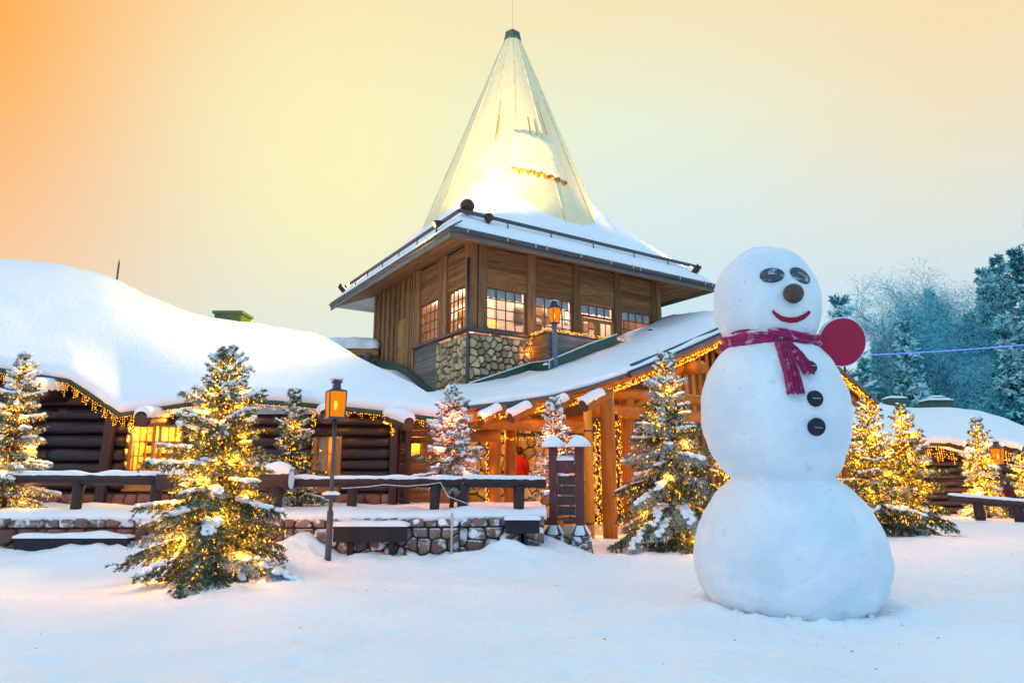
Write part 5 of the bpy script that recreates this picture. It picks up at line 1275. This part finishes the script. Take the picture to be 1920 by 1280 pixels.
    F = np.arange(N * 4).reshape(N, 4); mi = np.where(TF[idx] & (rng.random(N) < .8), 1, 0); mi = np.where((mi == 0) & (rng.random(N) < .12), 1, mi); mi = np.where((mi == 0) & (rng.random(N) < .35), 2, mi)
    crown = np_mesh('crown', V, F, mi)
    sm = None
    if SC:
        V, F = blobs(np.array(SC), np.array(SA), np.array(SB), np.array(SS), seed); sm = np_mesh('snow', V, F)
    return wood, crown, sm, bulbs_at
def spruce(name, label, base, h, R, seed, bulbs=0, bulb=BULB, power=0.0, nl=0, br=.010, zone=(.1, .98), group=None, glowc=WARM, lab2=None, mats=None, kind='spruce', lean=(0, 0), inner=.55, **k):
    t = thing(name, label, kind, base, 0, group); t.rotation_euler = (lean[0], lean[1], 0)
    wood, crown, sm, at = spruce_mesh(h, R, seed, **k)
    wood.build('trunk', BARK, t, True)
    link('crown', crown, mats or (NEEDLE, FROSTN, NEEDLE2), t)
    if sm is not None:
        o = link('snow', sm, SNOW, t, smooth=True); o['kind'] = 'stuff'
    if bulbs:
        rr = random.Random(seed + 5); at = [p for p in at if zone[0] * h < p[2] < zone[1] * h]
        ls = thing('light_string', lab2, 'string lights', base); ls.rotation_euler = t.rotation_euler
        B = []
        for q in range(int(bulbs * 3.4)):
            p = rr.choice(at); B.append((p[0] * rr.uniform(.8, 1.08) + rr.uniform(-.03, .03), p[1] * rr.uniform(.8, 1.08) + rr.uniform(-.03, .03), p[2] + rr.uniform(-.07, .02)))
        o = link('bulbs', octa_bulbs(B, br, seed, 2.3), bulb, ls); o['kind'] = 'stuff'
        # the cord wound round the tree
        turns = 9; pts = []
        for q in range(turns * 14):
            f = q / (turns * 14 - 1); z = lerp(zone[0], .97, f) * h; a = f * turns * 6.283; r = R * (1 - z / h) ** .85 * .62 + .02; pts.append((r * math.cos(a), r * math.sin(a), z))
        MB().tube(pts, .005, 4).build('cord', WIRE, ls)
        for q in range(nl):
            f = lerp(zone[0], min(zone[1], .93), (q + .5) / nl); a = q * 2.4 + seed; r = R * (1 - f) ** .85 * inner + .02
            lamp('bulb_light', (r * math.cos(a), r * math.sin(a), f * h), power * 7.0 * (.42 + .62 * math.sin(math.pi * min(1, f * 1.05)) * (1.15 - .5 * f)), ls, glowc, .06)
    return t
def gp(px, py):
    b = G(px, py); b.z = gz(b.x, b.y) - .02; return b
LG = 'decorated spruces round the yard'
spruce('spruce_tree', 'big spruce full of warm lights standing in the snow before the terrace', gp(393, 1092), 3.52, 1.30, 1, 700, nl=30, power=5.5, br=.011, zone=(.03, .98), z0=.035, group=LG, NB=190, ds=.05, shape=.74, bl=.044, bw=.0065, frost=.16, snow=.55, blob=.85, blades=6, lab2='dense warm bulbs strung through the big spruce before the terrace')
p = P(540, 950, 14.7); spruce('spruce_tree', 'small dark spruce with few lights behind the rail beside the lace-curtained window', (p.x, p.y, TZ - .05), P(540, 722, 14.7).z - TZ, .80, 2, 110, nl=5, power=1.6, br=.012, zone=(.05, .75), group=LG, NB=120, ds=.04, bl=.05, bw=.010, frost=.35, snow=.6, blob=.6, lab2='scattered warm bulbs in the small dark spruce')
p = P(846, 955, 14.35); spruce('spruce_tree', 'snow-laden spruce glowing red inside behind the rail', (p.x, p.y, TZ - .05), P(852, 718, 14.35).z - TZ, 1.05, 3, 130, BULBR, nl=9, power=3.0, br=.012, zone=(.22, .9), group=LG, NB=105, ds=.048, bl=.05, bw=.010, frost=.55, snow=.95, blob=.95, z0=.2, glowc=(1, .22, .10), lab2='red bulbs inside the snow-laden spruce')
p = P(1042, 955, 15.6); spruce('spruce_tree', 'slim pink-lit snowy spruce behind the notice board', (p.x, p.y, .6), P(1043, 742, 15.6).z - .6, .88, 4, 120, BULBR, nl=8, power=2.8, br=.012, zone=(.22, .9), group=LG, NB=90, ds=.05, bl=.05, bw=.010, frost=.6, snow=.95, blob=.85, z0=.2, glowc=(1, .25, .13), lab2='rosy bulbs in the slim spruce behind the notice board')
spruce('spruce_tree', 'frosty green spruce with drooping branches right beside the snowman', gp(1263, 1032), P(1265, 655, 14.9).z, 1.50, 5, 420, nl=16, power=4.5, br=.013, zone=(.04, .95), group=LG, NB=150, ds=.055, bl=.055, bw=.0085, frost=.4, snow=.55, blades=6, droop=1.35, blob=.95, lab2='warm bulbs in the frosty spruce beside the snowman')
p = gp(1352, 1020); spruce('spruce_tree', 'short orange-lit spruce half hidden behind the snowman waist', (p.x + .35, 17.0, -.02), 2.7, 1.0, 15, 260, nl=9, power=6, br=.014, zone=(.1, .95), group=LG, NB=80, ds=.06, bl=.06, bw=.012, frost=.3, snow=.4, lab2='orange bulbs in the short spruce behind the snowman')
p = P(8, 950, 13.75); spruce('spruce_tree', 'spruce cut off by the picture edge beside the dark gable wall', (p.x, p.y, TZ - .05), P(12, 655, 13.75).z - TZ, .92, 6, 150, nl=9, power=3.0, br=.011, zone=(.05, .95), group=LG, NB=110, ds=.05, bl=.055, bw=.010, frost=.35, snow=.8, blob=1.0, lab2='warm bulbs in the spruce by the dark gable wall')
spruce('spruce_tree', 'golden spruce thick with lights nearest the snowman on its far side', gp(1650, 1008), P(1655, 735, 17.6).z, 1.38, 7, 620, nl=18, power=6.5, br=.014, zone=(.1, .98), group=LG, NB=125, ds=.055, bl=.06, bw=.011, frost=.16, snow=.4, blob=1.0, blades=4, lab2='golden bulbs in the spruce nearest the snowman on its far side')
p = gp(1727, 1004); spruce('spruce_tree', 'golden spruce with a thin top close behind its golden twin', (p.x, p.y + .3, p.z), P(1722, 742, 17.9).z, 1.28, 8, 560, nl=16, power=6.5, br=.014, zone=(.1, .98), group=LG, NB=120, ds=.055, bl=.06, bw=.011, frost=.16, snow=.4, blob=1.0, blades=4, lab2='golden bulbs in the thin-topped spruce')
p = P(1853, 960, 28.0); spruce('spruce_tree', 'far pink-white lit spruce behind the lamp by the low cabin', (p.x, p.y, -.05), P(1853, 778, 28).z, 1.25, 9, 420, nl=12, power=13, br=.024, zone=(.05, .95), group=LG, NB=90, ds=.1, bl=.10, bw=.022, frost=.6, snow=.7, blob=1.5, lab2='warm bulbs in the far spruce behind the lamp')
p = P(1925, 960, 28.6); spruce('spruce_tree', 'lit bushy spruce at the picture edge by the low cabin', (p.x, p.y, -.05), 2.7, 1.0, 19, 220, nl=6, power=12, br=.024, zone=(.05, .95), group=LG, NB=60, ds=.1, bl=.10, bw=.022, frost=.5, snow=.6, blob=1.5, lab2='warm bulbs in the bushy spruce at the picture edge')

# ------------------------------------------------------------------ low cabin on the right
def far_cabin():
    Yf = 31.0; B0 = Vector((P(1780, 900, Yf).x, Yf, 0)); t = thing('log_cabin', 'low far log cabin with a smooth snow roof and lit windows', 'cabin', B0)
    cl2 = lambda p: Vector(p) - B0
    E2 = [(1560, 818), (1650, 826), (1740, 829), (1835, 834), (1920, 842), (2020, 852)]; R2 = [(1560, 742), (1640, 752), (1665, 757), (1720, 764), (1780, 765), (1840, 770), (1885, 784), (1930, 806), (2020, 848)]
    N = 60; V = np.zeros((20, N, 3))
    for i in range(N):
        f = i / (N - 1); px = lerp(1560, 2020, f); e = P(px, interp(px, [a for a, b in E2], [b for a, b in E2]), Yf - .9); r = P(px, interp(px, [a for a, b in R2], [b for a, b in R2]), 38)
        V[0, i] = e; V[1, i] = e + Vector((0, -.1, .08)); V[2, i] = e + Vector((0, -.06, .3))
        for k in range(15):
            s = k / 14; q = (e + Vector((0, .15, .42))).lerp(r, s); V[3 + k, i] = q + Vector((0, 0, .35 * math.sin(math.pi * s) + .1 * noise.noise(Vector((q.x * .4, q.y * .4, 2)))))
        V[18, i] = r + Vector((0, 1, -.2)); V[19, i] = r + Vector((0, 6, -3))
    V -= np.array(B0); link('roof_snow', grid_mesh('roof_snow', V), SNOW, t, smooth=True)
    for (a, za), (b, zb) in zip(E2[:-1], E2[1:]):
        p, q = cl2(P(a, za, Yf - .9)), cl2(P(b, zb, Yf - .9)); MB().beam(p + Vector((0, .05, -.06)), q + Vector((0, .05, -.06)), .06, .16).build('eave_board', METAL, t)
        MB().hexa([p + Vector((0, .08, -.12)), q + Vector((0, .08, -.12)), q + Vector((0, 1.0, .1)), p + Vector((0, 1.0, .1)), p + Vector((0, .08, -.07)), q + Vector((0, .08, -.07)), q + Vector((0, 1.0, .15)), p + Vector((0, 1.0, .15))]).build('soffit', DARKLOG, t)
    xs = lambda px: P(px, 870, Yf).x - B0.x
    wins = [(1563, 1592), (1806, 1842), (1904, 1940)]; z0, z1 = P(0, 908, Yf).z, P(0, 862, Yf).z
    z = .15
    while z < 3.0:
        cuts = [xs(1540)]
        if z0 - .05 < z < z1 + .1:
            for a, b in wins: cuts += [xs(a), xs(b)]
        cuts.append(xs(2010))
        for a, b in zip(cuts[0::2], cuts[1::2]):
            n = max(1, round((b - a) / 4)); 
            for q in range(n): log(t, (lerp(a, b, q / n), 0, z), (lerp(a, b, (q + 1) / n) - .01, 0, z), .15, DARKLOG, 10)
        z += .29
    for a, b in wins:
        window(t, (xs(a), .02, z0), Vector((1, 0, 0)), Vector((0, -1, 0)), xs(b) - xs(a), z1 - z0, 3, 3, FRAMEG, .07, .035)
        MB().box(xs(a) - .4, xs(b) + .4, 1.2, 1.25, .2, 3).build('room_wall', mat('pale_green_room', (.55, .60, .32), (.5, .5, .25), .8), t); MB().box(xs(a) - .4, xs(b) + .4, .2, 1.2, 2.6, 2.65).build('room_ceiling', INTW, t)
        lamp('ceiling_lamp', ((xs(a) + xs(b)) / 2, .7, 2.35), 70, t, (1, .74, .28), .08)
        MB().box(xs(a), xs(b), -.03, .03, z1 + .01, z1 + .26).build('window_head', FRAMEG, t)
    MB().box(xs(1540), xs(2010), .3, .4, -.1, .9).build('backing_wall', DARKLOG, t)
    for px, py in ((1812, 840), (1818, 855), (1918, 846)):
        tip = cl2(P(px, py, 29.6)); d = Vector((.5, -.85, -.3)).normalized(); o = log(t, tip - d * 1.3, tip, .2, DARKLOG, 12, 'purlin_end', .02); snow_on_log(o, tip - d * 1.2, tip + d * .03, .2, .2, width=.8, seed=px, lump=.2)
    p = cl2(P(1756, 764, 37.6)); ch = MB().box(p.x - .62, p.x + .62, p.y - .5, p.y + .5, p.z - 1, p.z + .3).build('chimney', GREEN, t); MB().box(p.x - .7, p.x + .7, p.y - .58, p.y + .58, p.z + .302, p.z + .36).build('chimney_cap', GREEN, ch)
    o = snow_slab(ch, p.x - .66, p.x + .66, p.y - .5, p.y + .5, p.z + .36, .14, 'chimney_snow', 8, 6, 4, .2); o = MB().box(p.x - .3, p.x + .3, p.y - .25, p.y + .25, p.z + .37, p.z + .56).build('chimney_vent', GREEN, ch); snow_slab(ch, p.x - .34, p.x + .34, p.y - .28, p.y + .28, p.z + .56, .1, 'chimney_snow', 6, 5, 4, .2)
    p = cl2(P(1678, 758, 37.6)); ch = MB().box(p.x - .45, p.x + .45, p.y - .4, p.y + .4, p.z - 1, p.z + .32).build('chimney', GREEN, t); snow_slab(ch, p.x - .46, p.x + .46, p.y - .4, p.y + .4, p.z + .322, .12, 'chimney_snow', 6, 5, 8, .2)
    ep = [P(a, b, Yf - 1.0) + Vector((0, 0, -.12)) for a, b in E2]
    icicle_lights('icicle lights along the eave of the low far cabin', ep, (.12, .5), .10, .08, 11, 1.6, br=.022, seed=91, out=Vector((0, .4, -.35)))
    p = P(1800, 850, 30.2); icicle_lights('second row of icicle lights under the far cabin eave', [P(1740, 846, 30.2), p, P(1812, 868, 30.0)], (.15, .45), .10, .08, 8, 1.2, br=.022, seed=92)
far_cabin()
# rail, lamp and passer-by in front of the low cabin
def far_rail():
    a, b = P(1778, 933, 26.5), P(1960, 949, 24.6); t = thing('log_railing', 'dark log railing in front of the low far cabin', 'railing', (a.x, a.y, 0)); o = t.location
    log(t, a - o, b - o, .17, RAILLOG, 14, 'rail', .03, 10); snow_on_log(t, a - o, b - o, .17, .04, 'rail_snow', .6, 3, 30, .8)
    for px in (1838, 1912):
        f = (px - 1778) / (1960 - 1778); c = a.lerp(b, f) - o; MB().tube([(c.x, c.y, -.2), (c.x - .05, c.y, c.z - .06)], .17, 12).build('post', POSTLOG, t, True)
far_rail()
b = P(1886, 966, 27.6); lamp_post((b.x, b.y, 0), P(1872, 824, 27.6).z, 'far street lamp with an amber lantern before the low cabin', 1.25, 60, .6, False, .06)
# ------------------------------------------------------------------ blue cable of lights
o0 = P(1590, 667, 30); pts = [Vector((0, 0, 0))]
for k in range(1, 25):
    f = k / 24; pts.append(P(lerp(1590, 1990, f), lerp(667, 640, f) + 3.0 * math.sin(math.pi * f), lerp(30, 25, f)) - o0)
t = thing('light_cable', 'blue lit cable strung across the sky before the frosty forest', 'string lights', o0)
MB().tube(pts, .022, 5).build('cable', BULBB, t, True)
link('bulbs', octa_bulbs([p for p in poly_at(pts, .22)], .03, 5), BULBB, t)['kind'] = 'stuff'

# ------------------------------------------------------------------ people
def person(label, base, h, rz, coat, coat_c, hat_c, arm=.15):
    t = thing('person', label, 'person', base, rz); k = h / 1.72
    J = {'pelvis': ((0, 0, .92), .145), 'belly': ((0, 0, 1.08), .14), 'chest': ((0, .01, 1.32), .165), 'neck': ((0, 0, 1.47), .06), 'chin': ((0, -.015, 1.54), .075), 'head': ((0, -.01, 1.63), .10), 'crown': ((0, 0, 1.70), .075)}
    E = [('pelvis', 'belly'), ('belly', 'chest'), ('chest', 'neck'), ('neck', 'chin'), ('chin', 'head'), ('head', 'crown')]
    for s, n in ((-1, 'l'), (1, 'r')):
        J.update({n + 'sh': ((s * .19, .0, 1.39), .075), n + 'el': ((s * .26, .02, 1.12), .058), n + 'wr': ((s * (.23 - arm * .5), -.16, .95), .042), n + 'ha': ((s * (.22 - arm * .6), -.22, .91), .038), n + 'hip': ((s * .09, 0, .86), .10), n + 'kn': ((s * .10, -.01, .48), .075), n + 'an': ((s * .10, .02, .10), .055), n + 'to': ((s * .11, -.14, .045), .045)})
        E += [('chest', n + 'sh'), (n + 'sh', n + 'el'), (n + 'el', n + 'wr'), (n + 'wr', n + 'ha'), ('pelvis', n + 'hip'), (n + 'hip', n + 'kn'), (n + 'kn', n + 'an'), (n + 'an', n + 'to')]
    names = list(J); me = bpy.data.meshes.new('body'); me.from_pydata([tuple(Vector(J[q][0]) * k) for q in names], [(names.index(a), names.index(b)) for a, b in E], []); me.update()
    o = link('body', me, mat('dark_trousers_and_skin_%d' % int(base[0] * 10), (.03, .03, .04), (.02, .02, .03), .8, 5), t)
    sk = o.modifiers.new('skin', 'SKIN'); me.skin_vertices.update() if hasattr(me.skin_vertices, 'update') else None
    for i, q in enumerate(names): me.skin_vertices[0].data[i].radius = (J[q][1] * k,) * 2; me.skin_vertices[0].data[i].use_root = (q == 'pelvis')
    sb = o.modifiers.new('sub', 'SUBSURF'); sb.levels = sb.render_levels = 2; sk.use_smooth_shade = True
    cm = mat('coat_%d' % int(base[0] * 10), coat_c, tuple(q * .7 for q in coat_c), .8, 6, bump=.3)
    mb = MB().lathe([(.255, .62), (.25, .75), (.215, 1.0), (.225, 1.15), (.235, 1.3), (.19, 1.41), (.10, 1.49), (.085, 1.53)], (0, 0, 0), 20); mb.v = [(x * k, y * .72 * k, z * k) for x, y, z in mb.v]; c = mb.build('coat', cm, t, True)
    for s in (-1, 1): MB().tube([tuple(Vector(q) * k) for q in ((s * .18, 0, 1.40), (s * .265, .01, 1.15), (s * (.24 - arm * .5), -.15, .97))], [.10 * k, .085 * k, .065 * k], 10).build('sleeve', cm, c, True)
    mb = MB().lathe([(.112, 1.60), (.125, 1.64), (.118, 1.71), (.07, 1.77), (.02, 1.79)], (0, 0, 0), 16); mb.v = [(x * k, y * k, z * k) for x, y, z in mb.v]; mb.build('hat', mat('knit_cap_%d' % int(base[0] * 10), hat_c, None, .9, 20), t, True)
p = P(974, 890, 20.6); person('person in a long red coat and dark cap standing in the lit porch', (p.x, p.y, .70), 1.70, 2.6, True, (.42, .008, .010), (.05, .02, .015))
p = P(1897, 960, 27.0); person('passer-by in a dark red jacket behind the far railing', (p.x, p.y, .0), 1.5, .4, True, (.14, .015, .03), (.10, .10, .13))

# ------------------------------------------------------------------ forest behind
def forest():
    TM_ = (TEALN, TEALF, TEALN)
    specs = [  # px, py top, Y, radius, seed
        (1938, 385, 47, 3.2, 31), (1902, 462, 49, 3.0, 32), (1868, 478, 52, 3.0, 33), (1843, 500, 50, 2.8, 34), (1815, 588, 54, 3.0, 35), (1985, 420, 50, 3.4, 36), (1693, 598, 46, 2.5, 37), (1742, 545, 60, 2.4, 38), (1645, 640, 52, 2.6, 39), (1785, 640, 56, 3.0, 40), (1880, 590, 44, 3.0, 41), (1930, 560, 43, 3.4, 42), (1620, 672, 56, 2.4, 43), (2030, 470, 46, 3.4, 44)]
    labs = ['tallest frosty spruce rising out of the picture edge', 'tall frosty spruce one step in from the tallest', 'tall frosty spruce with a blunt tip between two taller ones', 'tall frosty spruce standing next to the bare birches', 'lower spruce half hidden under the tall frosty ones', 'spruce mostly outside the picture beyond the tallest one', 'dark spruce standing before the larger birch', 'thin spruce tip peeking between the two birches', 'small dark spruce close above the porch roof', 'low spruce behind the green chimney', 'bushy green spruce low in front of the tall ones', 'broad green spruce at the picture edge above the cabin roof', 'faint low spruce beside the red disc', 'spruce outside the edge of the wood']
    for (px, py, Y, R, sd), lb in zip(specs, labs):
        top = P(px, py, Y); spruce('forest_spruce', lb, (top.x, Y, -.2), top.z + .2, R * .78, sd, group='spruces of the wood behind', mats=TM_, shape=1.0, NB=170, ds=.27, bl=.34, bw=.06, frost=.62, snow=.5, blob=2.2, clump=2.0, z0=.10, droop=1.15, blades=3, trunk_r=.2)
    # pine tip left of the red disc
    top = P(1572, 548, 40); spruce('forest_pine', 'small frosty pine top just left of the red disc', (top.x, 40, -.2), top.z + .2, 2.3, 50, group='spruces of the wood behind', mats=TM_, NB=70, ds=.3, bl=.36, bw=.06, frost=.4, snow=.5, blob=3.0, z0=.3, droop=.5, blades=2, trunk_r=.16)
    def birch(lab, px, py, Y, spread, seed, stems=2, wide=3.0):
        top = P(px, py, Y); H = top.z; t = thing('birch_tree', lab, 'birch', (top.x, Y, -.2), 0, 'bare rimed birches'); rr = random.Random(seed); wood = MB(); tips = []
        def grow(p, d, L, r, lev):
            n = 5; pts = [p]; rs = [r]; q = p.copy(); v = d.copy()
            for k in range(n):
                v = (v + Vector((rr.uniform(-.16, .16), rr.uniform(-.16, .16), .10 if lev < 2 else -.06))).normalized(); q = q + v * L / n; pts.append(q.copy()); rs.append(r * (1 - .6 * (k + 1) / n))
                if lev < 3 and (k > 0 or lev > 0):
                    for _ in range(2 if lev else 3):
                        a = rr.uniform(0, 6.283); side = Vector((math.cos(a), math.sin(a), rr.uniform(.2, .9))).normalized(); grow(q.copy(), (v * .5 + side * .75).normalized(), L * rr.uniform(.38, .58), rs[-1] * .55, lev + 1)
                if lev >= 2: tips.append((q.copy(), v.copy()))
            wood.tube(pts, [max(x, .012) for x in rs], 5 if lev < 2 else 3, False)
        for s in range(stems):
            a = s * 2.6 + seed; grow(Vector((math.cos(a) * .3 * (stems > 1), math.sin(a) * .3, 0)), Vector((math.cos(a) * .10 * (stems > 1), math.sin(a) * .1, 1)).normalized(), H * .78, .17, 0)
        zm = max(p.z for p, v in tips); rm = sorted(math.hypot(p.x, p.y) for p, v in tips)[int(len(tips) * .93)]; kz, kr = (H - .5) / zm, wide / rm
        wood.v = [(x * kr, y * kr, z * kz) for x, y, z in wood.v]; tips = [(Vector((p.x * kr, p.y * kr, p.z * kz)), v) for p, v in tips]
        wood.build('trunk', BIRCHB, t, True)
        rng = np.random.default_rng(seed); n = len(tips); rep = max(1, int(62000 / max(n, 1))); Pp = np.repeat(np.array([p for p, v in tips]), rep, 0); Vv = np.repeat(np.array([v for p, v in tips]), rep, 0); N = len(Pp)
        Pp = Pp + rng.normal(size=(N, 3)) * .38; d = Vv * .5 + rng.normal(size=(N, 3)) * .5; d[:, 2] += -.15; L_ = rng.uniform(.2, .62, (N, 1)) * spread; rows = []
        w = np.cross(d, rng.normal(size=(N, 3))); w /= np.linalg.norm(w, axis=1)[:, None]; w *= rng.uniform(.007, .014, (N, 1))
        a = Pp; b_ = Pp + d * L_ * .5; c = b_ + (d * .35 + np.array((0, 0, -.55))) * L_ * .6
        V = np.stack([a - w, a + w, b_ + w, b_ - w, c], 1).reshape(-1, 3); i = np.arange(N)[:, None] * 5
        F = np.concatenate([i + np.array([0, 1, 2, 3]), i + np.array([3, 2, 4, 4])], 0)
        tri = np.concatenate([i + np.array([0, 1, 2]), i + np.array([0, 2, 3]), i + np.array([3, 2, 4])], 0)
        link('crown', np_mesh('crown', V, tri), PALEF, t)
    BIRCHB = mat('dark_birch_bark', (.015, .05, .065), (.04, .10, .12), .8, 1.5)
    birch('large bare birch covered in rime standing beside the disc', 1690, 486, 50, 1.1, 5, 3, 3.8)
    birch('rounded bare birch covered in rime next to the tall spruces', 1795, 508, 51, 1.1, 8, 3, 3.2)
    birch('low weeping birch in rime between the two larger birches', 1742, 575, 49, 1.1, 13, 2, 2.2)
    birch('low weeping birch in rime at the foot of the tall spruces', 1835, 640, 46, 1.0, 17, 2, 2.0)
    # undergrowth closing the view between the stems
    rng = np.random.default_rng(4); N = 26000; x = rng.uniform(18, 52, N); y = rng.uniform(52, 70, N); z = rng.uniform(0, 1, N) ** 1.4 * (6.5 + 2.5 * np.sin(x * .7) + 1.5 * np.sin(x * 2.1)); b_ = np.stack([x, y, z], 1)
    d = rng.normal(size=(N, 3)); d[:, 2] = np.abs(d[:, 2]) * .8; d /= np.linalg.norm(d, axis=1)[:, None]; w = np.cross(d, rng.normal(size=(N, 3))); w /= np.linalg.norm(w, axis=1)[:, None]
    L_ = rng.uniform(.3, .9, (N, 1)); V = np.stack([b_, b_ + d * L_ * .5 + w * .10, b_ + d * L_, b_ + d * L_ * .5 - w * .10], 1).reshape(-1, 3)
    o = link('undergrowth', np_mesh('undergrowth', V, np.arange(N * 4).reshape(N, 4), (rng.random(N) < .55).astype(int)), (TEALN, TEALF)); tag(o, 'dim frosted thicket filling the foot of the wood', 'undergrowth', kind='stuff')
forest()
print('objects', len(bpy.data.objects))
